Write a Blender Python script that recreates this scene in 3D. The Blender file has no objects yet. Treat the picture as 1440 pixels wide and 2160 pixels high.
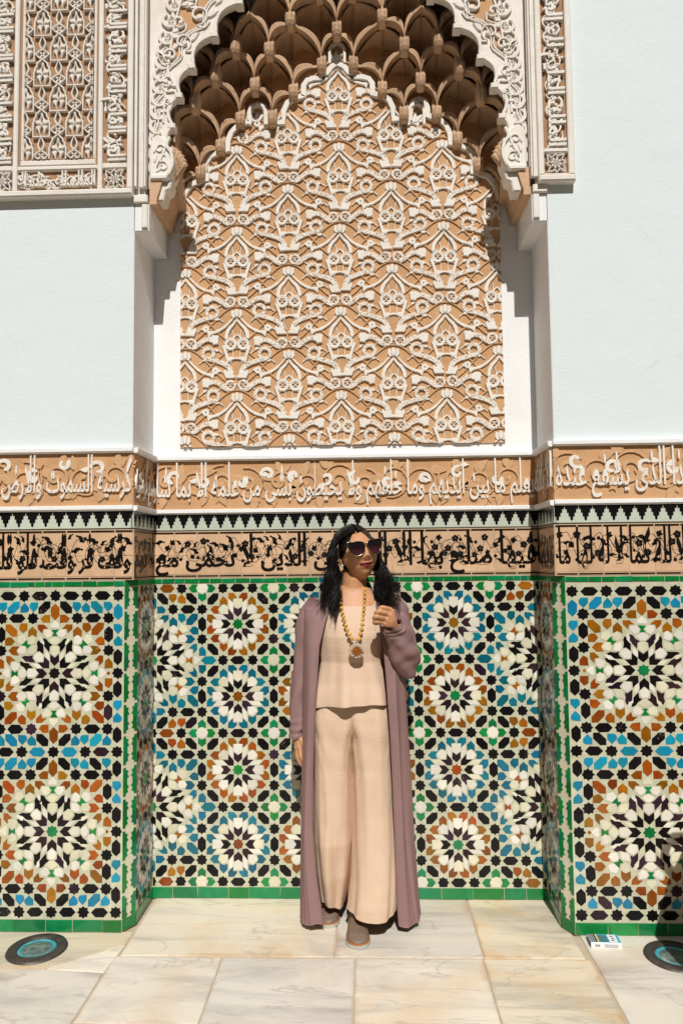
import bpy, bmesh, math, random
from math import sin, cos, pi, sqrt, atan2, radians
from mathutils import Vector, Matrix, noise

random.seed(11)
SC = bpy.context.scene
COL = SC.collection

# ------------------------------------------------------------------ camera
cam_d = bpy.data.cameras.new('camera')
cam = bpy.data.objects.new('camera', cam_d)
COL.objects.link(cam)
R_ = Vector((0.99935921, 0.03425558, -0.01037859))
F_ = Vector((-0.03352512, 0.99739581, 0.06385652))
U_ = Vector((0.012539, -0.06346766, 0.99790512))
m3 = Matrix((R_, U_, -F_)).transposed()
cam.matrix_world = Matrix.Translation((0.097, -2.9352, 1.4316)) @ m3.to_4x4()
cam_d.sensor_fit = 'VERTICAL'
cam_d.sensor_height = 36.0
cam_d.lens = 1557.83 / 2160 * 36.0
cam_d.clip_end = 400
SC.camera = cam

# ------------------------------------------------------------------ world, sun
SUN_EL, SUN_AZ = radians(46.3), radians(4.2)      # azimuth: from straight in front, a little to the right
w = bpy.data.worlds.new('World')
SC.world = w
w.use_nodes = True
nt = w.node_tree
sky = nt.nodes.new('ShaderNodeTexSky')
sky.sky_type = 'NISHITA'
sky.sun_disc = False
sky.sun_elevation = SUN_EL
sky.sun_rotation = pi - SUN_AZ
sky.air_density = 1.0
sky.dust_density = 1.2
bg = nt.nodes['Background']
bg.inputs['Strength'].default_value = 0.05
nt.links.new(sky.outputs[0], bg.inputs['Color'])
sun_d = bpy.data.lights.new('sun', 'SUN')
sun_d.energy = 5.0
sun_d.angle = radians(0.53)
sun_d.color = (1.0, 0.97, 0.92)
sun = bpy.data.objects.new('sun', sun_d)
COL.objects.link(sun)
sd = Vector((sin(SUN_AZ) * cos(SUN_EL), -cos(SUN_AZ) * cos(SUN_EL), sin(SUN_EL)))
sun.rotation_euler = sd.to_track_quat('Z', 'Y').to_euler()
sun.location = sd * 12
SC.view_settings.view_transform = 'Standard'
SC.view_settings.look = 'None'
SC.view_settings.gamma = 1.0
SC.view_settings.exposure = -0.30
SC.view_settings.use_curve_mapping = False
SC.cycles.max_bounces = 8

# ------------------------------------------------------------------ materials
M = {}


def mat(name, col, rough=0.6, var=0.08, vscale=18, bump=0.0, bscale=90, coat=0.0, rnd=0.0, hue=0.0,
        spec=0.5, chips=None, detail=4, dirt=None, dscale=3.0, stretch=None, metallic=0.0, sss=0.0):
    m = bpy.data.materials.new(name)
    m.use_nodes = True
    n, l = m.node_tree.nodes, m.node_tree.links
    b = n['Principled BSDF']
    geo = n.new('ShaderNodeNewGeometry')
    pos = geo.outputs['Position']
    if stretch:
        mp = n.new('ShaderNodeMapping')
        mp.inputs['Scale'].default_value = stretch
        l.new(pos, mp.inputs['Vector'])
        spos = mp.outputs['Vector']
    else:
        spos = pos
    nz = n.new('ShaderNodeTexNoise')
    nz.inputs['Scale'].default_value = vscale
    nz.inputs['Detail'].default_value = detail
    l.new(pos, nz.inputs['Vector'])
    mix = n.new('ShaderNodeMix')
    mix.data_type = 'RGBA'
    mix.inputs['A'].default_value = tuple(c * (1 - var * 2) for c in col) + (1,)
    mix.inputs['B'].default_value = tuple(min(1, c * (1 + var * 2)) for c in col) + (1,)
    l.new(nz.outputs['Fac'], mix.inputs['Factor'])
    out = mix.outputs['Result']
    if dirt:
        dn = n.new('ShaderNodeTexNoise')
        dn.inputs['Scale'].default_value = dscale
        dn.inputs['Detail'].default_value = 8
        dn.inputs['Roughness'].default_value = 0.65
        l.new(pos, dn.inputs['Vector'])
        rp = n.new('ShaderNodeMapRange')
        rp.inputs['From Min'].default_value = 0.5
        rp.inputs['From Max'].default_value = 0.75
        rp.inputs['To Max'].default_value = 0.7
        l.new(dn.outputs['Fac'], rp.inputs['Value'])
        mx = n.new('ShaderNodeMix')
        mx.data_type = 'RGBA'
        mx.inputs['B'].default_value = tuple(dirt) + (1,)
        l.new(rp.outputs[0], mx.inputs['Factor'])
        l.new(out, mx.inputs['A'])
        out = mx.outputs['Result']
    if rnd or hue:
        oi = n.new('ShaderNodeObjectInfo')
        ad = n.new('ShaderNodeMath')
        ad.operation = 'ADD'
        l.new(oi.outputs['Random'], ad.inputs[0])
        l.new(geo.outputs['Random Per Island'], ad.inputs[1])
        fr = n.new('ShaderNodeMath')
        fr.operation = 'FRACT'
        l.new(ad.outputs[0], fr.inputs[0])
        hs = n.new('ShaderNodeHueSaturation')
        mr = n.new('ShaderNodeMapRange')
        mr.inputs['To Min'].default_value = 1 - rnd
        mr.inputs['To Max'].default_value = 1 + rnd
        l.new(fr.outputs[0], mr.inputs['Value'])
        l.new(mr.outputs[0], hs.inputs['Value'])
        m7 = n.new('ShaderNodeMath')
        m7.operation = 'MULTIPLY'
        m7.inputs[1].default_value = 7.31
        l.new(fr.outputs[0], m7.inputs[0])
        f2 = n.new('ShaderNodeMath')
        f2.operation = 'FRACT'
        l.new(m7.outputs[0], f2.inputs[0])
        mh = n.new('ShaderNodeMapRange')
        mh.inputs['To Min'].default_value = 0.5 - hue
        mh.inputs['To Max'].default_value = 0.5 + hue
        l.new(f2.outputs[0], mh.inputs['Value'])
        l.new(mh.outputs[0], hs.inputs['Hue'])
        l.new(out, hs.inputs['Color'])
        out = hs.outputs['Color']
    if chips:
        vz = n.new('ShaderNodeTexNoise')
        vz.inputs['Scale'].default_value = 230
        vz.inputs['Detail'].default_value = 3
        l.new(pos, vz.inputs['Vector'])
        lo = n.new('ShaderNodeTexNoise')
        lo.inputs['Scale'].default_value = 7
        l.new(pos, lo.inputs['Vector'])
        mu = n.new('ShaderNodeMath')
        mu.operation = 'MULTIPLY'
        l.new(vz.outputs['Fac'], mu.inputs[0])
        l.new(lo.outputs['Fac'], mu.inputs[1])
        cr = n.new('ShaderNodeMapRange')
        cr.inputs['From Min'].default_value = 0.455
        cr.inputs['From Max'].default_value = 0.475
        l.new(mu.outputs[0], cr.inputs['Value'])
        mc = n.new('ShaderNodeMix')
        mc.data_type = 'RGBA'
        mc.inputs['B'].default_value = tuple(chips) + (1,)
        l.new(cr.outputs[0], mc.inputs['Factor'])
        l.new(out, mc.inputs['A'])
        out = mc.outputs['Result']
    l.new(out, b.inputs['Base Color'])
    b.inputs['Roughness'].default_value = rough
    b.inputs['Specular IOR Level'].default_value = spec
    b.inputs['Metallic'].default_value = metallic
    if coat:
        b.inputs['Coat Weight'].default_value = coat
        b.inputs['Coat Roughness'].default_value = 0.08
    if sss:
        b.inputs['Subsurface Weight'].default_value = sss
        b.inputs['Subsurface Radius'].default_value = (0.012, 0.005, 0.003)
        b.inputs['Subsurface Scale'].default_value = 0.5
    if bump:
        bn = n.new('ShaderNodeTexNoise')
        bn.inputs['Scale'].default_value = bscale
        bn.inputs['Detail'].default_value = 5
        l.new(spos, bn.inputs['Vector'])
        bp = n.new('ShaderNodeBump')
        bp.inputs['Strength'].default_value = 1.0
        bp.inputs['Distance'].default_value = bump
        l.new(bn.outputs['Fac'], bp.inputs['Height'])
        l.new(bp.outputs['Normal'], b.inputs['Normal'])
    M[name] = m
    return m


mat('pier_plaster', (0.725, 0.79, 0.80), 0.8, 0.012, 1.6, 0.0012, 120, dirt=(0.70, 0.755, 0.76), dscale=1.7)
mat('niche_plaster', (0.84, 0.845, 0.84), 0.8, 0.025, 5, 0.0014, 130, dirt=(0.78, 0.765, 0.74), dscale=4)
mat('white_stucco', (0.80, 0.74, 0.66), 0.75, 0.06, 30, 0.0012, 160, dirt=(0.66, 0.55, 0.44), dscale=9)
mat('bright_stucco', (0.80, 0.755, 0.685), 0.75, 0.04, 22, 0.0012, 140, dirt=(0.70, 0.60, 0.49), dscale=7)
mat('tan_stucco', (0.56, 0.32, 0.155), 0.85, 0.16, 9, 0.002, 120, dirt=(0.66, 0.42, 0.23), dscale=5)
mat('buff_stucco', (0.60, 0.385, 0.235), 0.85, 0.12, 14, 0.002, 150, dirt=(0.42, 0.25, 0.14), dscale=8)
mat('vault_stucco', (0.55, 0.365, 0.225), 0.88, 0.10, 14, 0.0022, 110, rnd=0.08, dirt=(0.62, 0.43, 0.28), dscale=6)
mat('vine_stucco', (0.60, 0.365, 0.19), 0.8, 0.1, 30, 0.001, 150)
mat('tile_bed', (0.52, 0.52, 0.37), 0.4, 0.12, 34, 0.0007, 90, coat=0.3, dirt=(0.70, 0.66, 0.56), dscale=16)
mat('grout', (0.52, 0.42, 0.31), 0.9, 0.12, 30, 0.001, 200)
CH = (0.45, 0.36, 0.28)
mat('black_glaze', (0.008, 0.007, 0.0075), 0.2, 0.1, 30, 0.0005, 60, rnd=0.3, spec=0.22, chips=CH)
mat('plum_glaze', (0.030, 0.014, 0.022), 0.22, 0.15, 30, 0.0005, 60, spec=0.25, rnd=0.5, hue=0.05, chips=CH)
mat('teal_glaze', (0.004, 0.135, 0.20), 0.2, 0.14, 30, 0.0006, 60, coat=0.12, rnd=0.28, hue=0.018)
mat('sky_glaze', (0.008, 0.235, 0.37), 0.2, 0.12, 30, 0.0006, 60, coat=0.12, rnd=0.25, hue=0.016)
mat('brown_glaze', (0.28, 0.082, 0.005), 0.2, 0.2, 40, 0.0006, 60, coat=0.12, rnd=0.36, hue=0.022, chips=(0.6, 0.3, 0.08))
mat('green_glaze', (0.004, 0.19, 0.052), 0.2, 0.16, 30, 0.0006, 60, coat=0.12, rnd=0.25, hue=0.02)
mat('white_glaze', (0.74, 0.71, 0.62), 0.22, 0.05, 30, 0.0006, 60, coat=0.15, rnd=0.1, hue=0.012)
mat('cream_glaze', (0.68, 0.65, 0.48), 0.22, 0.07, 30, 0.0006, 60, coat=0.15, rnd=0.1, hue=0.012)
mat('merlon_glaze', (0.55, 0.60, 0.50), 0.25, 0.08, 14, 0.0006, 60, coat=0.3, rnd=0.1)
mat('buff_tile', (0.64, 0.42, 0.255), 0.5, 0.12, 16, 0.0008, 110, rnd=0.10, dirt=(0.54, 0.34, 0.2), dscale=9)
mat('black_paint', (0.008, 0.007, 0.006), 0.3, 0.1, 20, spec=0.25)
mat('bronze', (0.075, 0.066, 0.058), 0.5, 0.2, 40, 0.0005, 80, metallic=0.5, dirt=(0.16, 0.12, 0.09), dscale=20)
mat('patina', (0.04, 0.30, 0.34), 0.45, 0.3, 30, 0.0005, 80, dirt=(0.25, 0.45, 0.46), dscale=18)
mat('lamp_glass', (0.10, 0.16, 0.15), 0.25, 0.4, 45, coat=0.6, dirt=(0.42, 0.40, 0.30), dscale=14)
mat('yard_plaster', (0.55, 0.42, 0.30), 0.85, 0.1, 4)
mat('yard_tile', (0.10, 0.12, 0.11), 0.5, 0.3, 12)
mat('earth', (0.20, 0.17, 0.14), 0.9, 0.1, 2)


def band_material():
    m = mat('pierced_stucco', (0.80, 0.74, 0.66), 0.75, 0.05, 30, 0.001, 160)
    n, l = m.node_tree.nodes, m.node_tree.links
    b = n['Principled BSDF']
    geo = n.new('ShaderNodeNewGeometry')
    wv = n.new('ShaderNodeTexNoise')
    wv.inputs['Scale'].default_value = 150
    wv.inputs['Detail'].default_value = 1.0
    wv.inputs['Distortion'].default_value = 1.2
    l.new(geo.outputs['Position'], wv.inputs['Vector'])
    mr = n.new('ShaderNodeMapRange')
    mr.inputs['From Min'].default_value = 0.55
    mr.inputs['From Max'].default_value = 0.60
    l.new(wv.outputs['Fac'], mr.inputs['Value'])
    mx = n.new('ShaderNodeMix')
    mx.data_type = 'RGBA'
    mx.inputs['B'].default_value = (0.38, 0.235, 0.13, 1)
    l.new(mr.outputs[0], mx.inputs['Factor'])
    old = b.inputs['Base Color'].links[0].from_socket
    l.new(old, mx.inputs['A'])
    l.new(mx.outputs['Result'], b.inputs['Base Color'])
    return m


band_material()


def plaster_wear(name):
    m = M[name]
    n, l = m.node_tree.nodes, m.node_tree.links
    b = n['Principled BSDF']
    geo = n.new('ShaderNodeNewGeometry')
    wz = n.new('ShaderNodeTexNoise')
    wz.inputs['Scale'].default_value = 2.5
    wz.inputs['Detail'].default_value = 6
    l.new(geo.outputs['Position'], wz.inputs['Vector'])
    mxv = n.new('ShaderNodeMix')
    mxv.data_type = 'VECTOR'
    mxv.inputs['Factor'].default_value = 0.22
    l.new(geo.outputs['Position'], mxv.inputs['A'])
    l.new(wz.outputs['Color'], mxv.inputs['B'])
    vo = n.new('ShaderNodeTexVoronoi')
    vo.feature = 'DISTANCE_TO_EDGE'
    vo.inputs['Scale'].default_value = 1.3
    l.new(mxv.outputs['Result'], vo.inputs['Vector'])
    r = n.new('ShaderNodeMapRange')
    r.inputs['From Max'].default_value = 0.0035
    r.inputs['To Min'].default_value = 1.0
    r.inputs['To Max'].default_value = 0.0
    l.new(vo.outputs['Distance'], r.inputs['Value'])
    ms = n.new('ShaderNodeTexNoise')
    ms.inputs['Scale'].default_value = 1.1
    l.new(geo.outputs['Position'], ms.inputs['Vector'])
    r2 = n.new('ShaderNodeMapRange')
    r2.inputs['From Min'].default_value = 0.54
    r2.inputs['From Max'].default_value = 0.62
    r2.inputs['To Max'].default_value = 0.45
    l.new(ms.outputs['Fac'], r2.inputs['Value'])
    mu = n.new('ShaderNodeMath')
    mu.operation = 'MULTIPLY'
    l.new(r.outputs[0], mu.inputs[0])
    l.new(r2.outputs[0], mu.inputs[1])
    mx = n.new('ShaderNodeMix')
    mx.data_type = 'RGBA'
    mx.inputs['B'].default_value = (0.40, 0.40, 0.38, 1)
    l.new(mu.outputs[0], mx.inputs['Factor'])
    old = b.inputs['Base Color'].links[0].from_socket
    l.new(old, mx.inputs['A'])
    l.new(mx.outputs['Result'], b.inputs['Base Color'])
    # broad trowel waves under the fine grain
    tw = n.new('ShaderNodeTexNoise')
    tw.inputs['Scale'].default_value = 6
    tw.inputs['Detail'].default_value = 3
    l.new(geo.outputs['Position'], tw.inputs['Vector'])
    bp = n.new('ShaderNodeBump')
    bp.inputs['Distance'].default_value = 0.004
    l.new(tw.outputs['Fac'], bp.inputs['Height'])
    ob = b.inputs['Normal'].links[0].from_node
    l.new(bp.outputs['Normal'], ob.inputs['Normal'])


plaster_wear('pier_plaster')
plaster_wear('niche_plaster')


def hatch_material():
    m = mat('hatched_stucco', (0.52, 0.30, 0.16), 0.85, 0.1, 20)
    n, l = m.node_tree.nodes, m.node_tree.links
    b = n['Principled BSDF']
    geo = n.new('ShaderNodeNewGeometry')
    mp = n.new('ShaderNodeMapping')
    mp.inputs['Rotation'].default_value = (0, radians(35), 0)
    l.new(geo.outputs['Position'], mp.inputs['Vector'])
    wv = n.new('ShaderNodeTexWave')
    wv.inputs['Scale'].default_value = 46
    wv.inputs['Distortion'].default_value = 3.0
    wv.inputs['Detail Scale'].default_value = 0.4
    l.new(mp.outputs['Vector'], wv.inputs['Vector'])
    bp = n.new('ShaderNodeBump')
    bp.inputs['Distance'].default_value = 0.003
    l.new(wv.outputs['Fac'], bp.inputs['Height'])
    l.new(bp.outputs['Normal'], b.inputs['Normal'])
    return m


hatch_material()


def marble_material():
    m = bpy.data.materials.new('marble')
    m.use_nodes = True
    n, l = m.node_tree.nodes, m.node_tree.links
    b = n['Principled BSDF']
    geo = n.new('ShaderNodeNewGeometry')
    oi = n.new('ShaderNodeObjectInfo')
    mul = n.new('ShaderNodeMath')
    mul.operation = 'MULTIPLY'
    mul.inputs[1].default_value = 37.0
    l.new(oi.outputs['Random'], mul.inputs[0])
    cmb = n.new('ShaderNodeCombineXYZ')
    for i in range(3):
        l.new(mul.outputs[0], cmb.inputs[i])
    add = n.new('ShaderNodeVectorMath')
    add.operation = 'ADD'
    l.new(geo.outputs['Position'], add.inputs[0])
    l.new(cmb.outputs[0], add.inputs[1])
    mp = n.new('ShaderNodeMapping')
    mp.inputs['Rotation'].default_value = (0, 0, radians(28))
    mp.inputs['Scale'].default_value = (0.8, 3.2, 1)
    l.new(add.outputs[0], mp.inputs['Vector'])
    n1 = n.new('ShaderNodeTexNoise')
    n1.inputs['Scale'].default_value = 1.35
    n1.inputs['Detail'].default_value = 9
    n1.inputs['Roughness'].default_value = 0.6
    n1.inputs['Distortion'].default_value = 0.9
    l.new(mp.outputs['Vector'], n1.inputs['Vector'])
    cr = n.new('ShaderNodeValToRGB')
    e = cr.color_ramp.elements
    e[0].position, e[0].color = 0.28, (0.30, 0.275, 0.24, 1)
    e[1].position, e[1].color = 0.72, (0.71, 0.63, 0.50, 1)
    x = e.new(0.42)
    x.color = (0.54, 0.495, 0.42, 1)
    x = e.new(0.52)
    x.color = (0.66, 0.60, 0.50, 1)
    l.new(n1.outputs['Fac'], cr.inputs['Fac'])
    n2 = n.new('ShaderNodeTexNoise')
    n2.inputs['Scale'].default_value = 3.1
    n2.inputs['Detail'].default_value = 7
    n2.inputs['Roughness'].default_value = 0.62
    l.new(add.outputs[0], n2.inputs['Vector'])
    r2 = n.new('ShaderNodeMapRange')
    r2.inputs['From Min'].default_value = 0.5
    r2.inputs['From Max'].default_value = 0.8
    r2.inputs['To Max'].default_value = 0.9
    l.new(n2.outputs['Fac'], r2.inputs['Value'])
    mx = n.new('ShaderNodeMix')
    mx.data_type = 'RGBA'
    mx.inputs['B'].default_value = (0.60, 0.42, 0.235, 1)
    l.new(r2.outputs[0], mx.inputs['Factor'])
    l.new(cr.outputs['Color'], mx.inputs['A'])
    # thin dark veins
    n3 = n.new('ShaderNodeTexNoise')
    n3.inputs['Scale'].default_value = 1.3
    n3.inputs['Detail'].default_value = 6
    n3.inputs['Distortion'].default_value = 1.6
    l.new(mp.outputs['Vector'], n3.inputs['Vector'])
    sb = n.new('ShaderNodeMath')
    sb.operation = 'SUBTRACT'
    sb.inputs[1].default_value = 0.5
    l.new(n3.outputs['Fac'], sb.inputs[0])
    ab = n.new('ShaderNodeMath')
    ab.operation = 'ABSOLUTE'
    l.new(sb.outputs[0], ab.inputs[0])
    r3 = n.new('ShaderNodeMapRange')
    r3.inputs['From Min'].default_value = 0.0
    r3.inputs['From Max'].default_value = 0.012
    r3.inputs['To Min'].default_value = 0.42
    r3.inputs['To Max'].default_value = 0.0
    l.new(ab.outputs[0], r3.inputs['Value'])
    m2 = n.new('ShaderNodeMix')
    m2.data_type = 'RGBA'
    m2.inputs['B'].default_value = (0.30, 0.27, 0.24, 1)
    l.new(r3.outputs[0], m2.inputs['Factor'])
    l.new(mx.outputs['Result'], m2.inputs['A'])
    l.new(m2.outputs['Result'], b.inputs['Base Color'])
    # rust-brown staining that has soaked in along the slab edges
    tc = n.new('ShaderNodeTexCoord')
    sp = n.new('ShaderNodeSeparateXYZ')
    l.new(tc.outputs['Generated'], sp.inputs[0])
    ds = []
    for ax in ('X', 'Y'):
        a1 = n.new('ShaderNodeMath')
        a1.operation = 'SUBTRACT'
        a1.inputs[1].default_value = 0.5
        l.new(sp.outputs[ax], a1.inputs[0])
        a2 = n.new('ShaderNodeMath')
        a2.operation = 'ABSOLUTE'
        l.new(a1.outputs[0], a2.inputs[0])
        ds.append(a2)
    mxx = n.new('ShaderNodeMath')
    mxx.operation = 'MAXIMUM'
    l.new(ds[0].outputs[0], mxx.inputs[0])
    l.new(ds[1].outputs[0], mxx.inputs[1])
    ad = n.new('ShaderNodeMath')
    ad.operation = 'MULTIPLY_ADD'
    ad.inputs[1].default_value = 0.26
    l.new(n2.outputs['Fac'], ad.inputs[0])
    l.new(mxx.outputs[0], ad.inputs[2])
    r5 = n.new('ShaderNodeMapRange')
    r5.inputs['From Min'].default_value = 0.61
    r5.inputs['From Max'].default_value = 0.68
    r5.inputs['To Max'].default_value = 0.62
    l.new(ad.outputs[0], r5.inputs['Value'])
    m5 = n.new('ShaderNodeMix')
    m5.data_type = 'RGBA'
    m5.inputs['B'].default_value = (0.42, 0.25, 0.12, 1)
    l.new(r5.outputs[0], m5.inputs['Factor'])
    l.new(m2.outputs['Result'], m5.inputs['A'])
    hs = n.new('ShaderNodeHueSaturation')
    f7 = n.new('ShaderNodeMath')
    f7.operation = 'MULTIPLY'
    f7.inputs[1].default_value = 5.37
    l.new(oi.outputs['Random'], f7.inputs[0])
    f8 = n.new('ShaderNodeMath')
    f8.operation = 'FRACT'
    l.new(f7.outputs[0], f8.inputs[0])
    for sock, lo_, hi_, src in (('Value', .99, 1.24, oi.outputs['Random']), ('Saturation', .55, 1.40, f8.outputs[0])):
        q = n.new('ShaderNodeMapRange')
        q.inputs['To Min'].default_value = lo_
        q.inputs['To Max'].default_value = hi_
        l.new(src, q.inputs['Value'])
        l.new(q.outputs[0], hs.inputs[sock])
    l.new(m5.outputs['Result'], hs.inputs['Color'])
    l.new(hs.outputs['Color'], b.inputs['Base Color'])
    b.inputs['Roughness'].default_value = 0.42
    bn = n.new('ShaderNodeTexNoise')
    bn.inputs['Scale'].default_value = 40
    bn.inputs['Detail'].default_value = 6
    l.new(geo.outputs['Position'], bn.inputs['Vector'])
    bp = n.new('ShaderNodeBump')
    bp.inputs['Distance'].default_value = 0.0012
    l.new(bn.outputs['Fac'], bp.inputs['Height'])
    l.new(bp.outputs['Normal'], b.inputs['Normal'])
    M['marble'] = m


marble_material()


# ------------------------------------------------------------------ objects
def tag(o, label=None, cat=None, group=None, kind=None):
    if label:
        o['label'] = label
    if cat:
        o['category'] = cat
    if group:
        o['group'] = group
    if kind:
        o['kind'] = kind
    return o


def thing(name, label, cat, loc=(0, 0, 0), group=None):
    o = bpy.data.objects.new(name, None)
    o.empty_display_size = 0.1
    COL.objects.link(o)
    o.location = loc
    ROOT[o.name] = Vector(loc)
    return tag(o, label, cat, group)


ROOT = {}


def link(name, me, parent=None, loc=None, mtx=None):
    """place a mesh in world coordinates, parented without moving it"""
    o = bpy.data.objects.new(name, me)
    COL.objects.link(o)
    W = mtx.copy() if mtx is not None else (Matrix.Translation(loc) if loc is not None else Matrix.Identity(4))
    wm[o.name] = W
    if parent is not None:
        o.parent = parent
        pw = wm.get(parent.name)
        if pw is None:
            pw = Matrix.Translation(parent.location)
        o.matrix_basis = pw.inverted() @ W
    else:
        o.matrix_basis = W
    return o


wm = {}


class MB:
    """mesh builder in wall coordinates: x along the wall, z up, d outwards (towards -y)"""

    def __init__(self):
        self.v, self.f, self.mi = [], [], []

    def face(self, pts, mi=0):
        b = len(self.v)
        self.v.extend(pts)
        self.f.append(tuple(range(b, b + len(pts))))
        self.mi.append(mi)

    def box(self, x0, x1, y0, y1, z0, z1, mi=0, bev=0.0):
        b = len(self.v)
        if bev:
            # chamfered on the front (y0) edges
            q = bev
            P = [(x0, y1, z0), (x1, y1, z0), (x1, y1, z1), (x0, y1, z1),
                 (x0, y0 + q, z0), (x1, y0 + q, z0), (x1, y0 + q, z1), (x0, y0 + q, z1),
                 (x0 + q, y0, z0 + q), (x1 - q, y0, z0 + q), (x1 - q, y0, z1 - q), (x0 + q, y0, z1 - q)]
            F = [(0, 3, 2, 1), (8, 9, 10, 11)]
            for k in range(4):
                j = (k + 1) % 4
                F += [(k, j, 4 + j, 4 + k), (4 + k, 4 + j, 8 + j, 8 + k)]
        else:
            P = [(x0, y0, z0), (x1, y0, z0), (x1, y1, z0), (x0, y1, z0),
                 (x0, y0, z1), (x1, y0, z1), (x1, y1, z1), (x0, y1, z1)]
            F = [(0, 3, 2, 1), (4, 5, 6, 7), (0, 1, 5, 4), (1, 2, 6, 5), (2, 3, 7, 6), (3, 0, 4, 7)]
        self.v.extend(P)
        for f in F:
            self.f.append(tuple(b + i for i in f))
            self.mi.append(mi)

    def relief(self, poly, d0, d1, bev=0.0, mi=0, tilt=0.0, y=0.0):
        n = len(poly)
        ar = sum(poly[i][0] * poly[(i + 1) % n][1] - poly[(i + 1) % n][0] * poly[i][1] for i in range(n))
        if ar < 0:
            poly = poly[::-1]
        tx, tz = (random.uniform(-tilt, tilt), random.uniform(-tilt, tilt)) if tilt else (0, 0)
        cx = sum(p[0] for p in poly) / n
        cz = sum(p[1] for p in poly) / n
        b = len(self.v)
        top = poly
        if bev:
            top = []
            for i in range(n):
                p, c, q = poly[i - 1], poly[i], poly[(i + 1) % n]
                e1 = Vector((c[0] - p[0], c[1] - p[1]))
                e2 = Vector((q[0] - c[0], q[1] - c[1]))
                if e1.length < 1e-9 or e2.length < 1e-9:
                    top.append(c)
                    continue
                e1.normalize()
                e2.normalize()
                nn = Vector((-e1.y - e2.y, e1.x + e2.x))
                k = nn.length
                if k < 0.35:
                    top.append(c)
                    continue
                nn /= k
                s = bev / max(0.35, k / 2)
                top.append((c[0] + nn.x * s, c[1] + nn.y * s))
        dz = lambda p: tx * (p[0] - cx) + tz * (p[1] - cz)
        self.v.extend((p[0], y - d0, p[1]) for p in poly)
        if bev:
            self.v.extend((p[0], y - (d1 - bev) - dz(p), p[1]) for p in poly)
        self.v.extend((p[0], y - d1 - dz(p), p[1]) for p in top)
        L = 2 if bev else 1
        for k in range(L):
            for i in range(n):
                j = (i + 1) % n
                self.f.append((b + k * n + i, b + k * n + j, b + (k + 1) * n + j, b + (k + 1) * n + i))
                self.mi.append(mi)
        self.f.append(tuple(b + L * n + i for i in range(n)))
        self.mi.append(mi)

    def strip(self, pts, w, d0, d1, mi=0, closed=False, rnd=0.84, y=0.0):
        """raised ribbon with rounded section; w: width or list of widths"""
        n = len(pts)
        if not isinstance(w, (list, tuple)):
            w = [w] * n
        b = len(self.v)
        dm = d0 + (d1 - d0) * 0.80
        prof = [(-1, d0), (-1, dm), (-rnd, d1), (rnd, d1), (1, dm), (1, d0)]
        for i in range(n):
            a = pts[i - 1] if (i > 0 or closed) else pts[i]
            c = pts[(i + 1) % n] if (i < n - 1 or closed) else pts[i]
            tx, tz = c[0] - a[0], c[1] - a[1]
            q = math.hypot(tx, tz) or 1
            nx, nz = -tz / q, tx / q
            for s, d in prof:
                self.v.append((pts[i][0] + nx * s * w[i] / 2, y - d, pts[i][1] + nz * s * w[i] / 2))
        m = len(prof)
        for i in range(n if closed else n - 1):
            j = (i + 1) % n
            for k in range(m - 1):
                self.f.append((b + i * m + k, b + i * m + k + 1, b + j * m + k + 1, b + j * m + k))
                self.mi.append(mi)
        if not closed:
            self.f.append(tuple(b + k for k in range(m)))
            self.f.append(tuple(b + (n - 1) * m + k for k in range(m))[::-1])
            self.mi += [mi, mi]

    def ring(self, cx, cz, r0, r1, d0, d1, mi=0, n=22, y=0.0):
        rm = (r0 + r1) / 2
        self.strip([(cx + rm * cos(2 * pi * i / n), cz + rm * sin(2 * pi * i / n)) for i in range(n)], abs(r1 - r0), d0, d1, mi, True, 0.75, y)

    def disc(self, cx, cz, r, d0, d1, mi=0, n=14, y=0.0, bev=None):
        self.relief([(cx + r * cos(2 * pi * i / n), cz + r * sin(2 * pi * i / n)) for i in range(n)], d0, d1, min(r * 0.3, 0.003) if bev is None else bev, mi, y=y)

    def lathe(self, prof, n=40, c=(0, 0, 0), mi=0):
        b = len(self.v)
        k = len(prof)
        for i in range(n):
            a = 2 * pi * i / n
            for r, z in prof:
                self.v.append((c[0] + r * cos(a), c[1] + r * sin(a), c[2] + z))
        for i in range(n):
            j = (i + 1) % n
            for q in range(k - 1):
                self.f.append((b + i * k + q, b + j * k + q, b + j * k + q + 1, b + i * k + q + 1))
                self.mi.append(mi)

    def tube(self, path, radii, n=10, mi=0, cap=True):
        b = len(self.v)
        P = [Vector(p) for p in path]
        if not isinstance(radii, (list, tuple)):
            radii = [radii] * len(P)
        up = Vector((0.03, 1, 0.02))
        for i, p in enumerate(P):
            t = (P[min(i + 1, len(P) - 1)] - P[max(i - 1, 0)]).normalized()
            u = t.cross(up)
            if u.length < 0.05:
                u = t.cross(Vector((1, 0, 0.1)))
            u.normalize()
            v = u.cross(t).normalized()
            for k in range(n):
                a = 2 * pi * k / n
                r = radii[i]
                rr = r if not isinstance(r, tuple) else None
                if rr is not None:
                    self.v.append(tuple(p + u * cos(a) * rr + v * sin(a) * rr))
                else:
                    self.v.append(tuple(p + u * cos(a) * r[0] + v * sin(a) * r[1]))
        for i in range(len(P) - 1):
            for k in range(n):
                j = (k + 1) % n
                self.f.append((b + i * n + k, b + i * n + j, b + (i + 1) * n + j, b + (i + 1) * n + k))
                self.mi.append(mi)
        if cap:
            self.f.append(tuple(b + k for k in range(n))[::-1])
            e = b + (len(P) - 1) * n
            self.f.append(tuple(e + k for k in range(n)))
            self.mi += [mi, mi]

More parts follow.
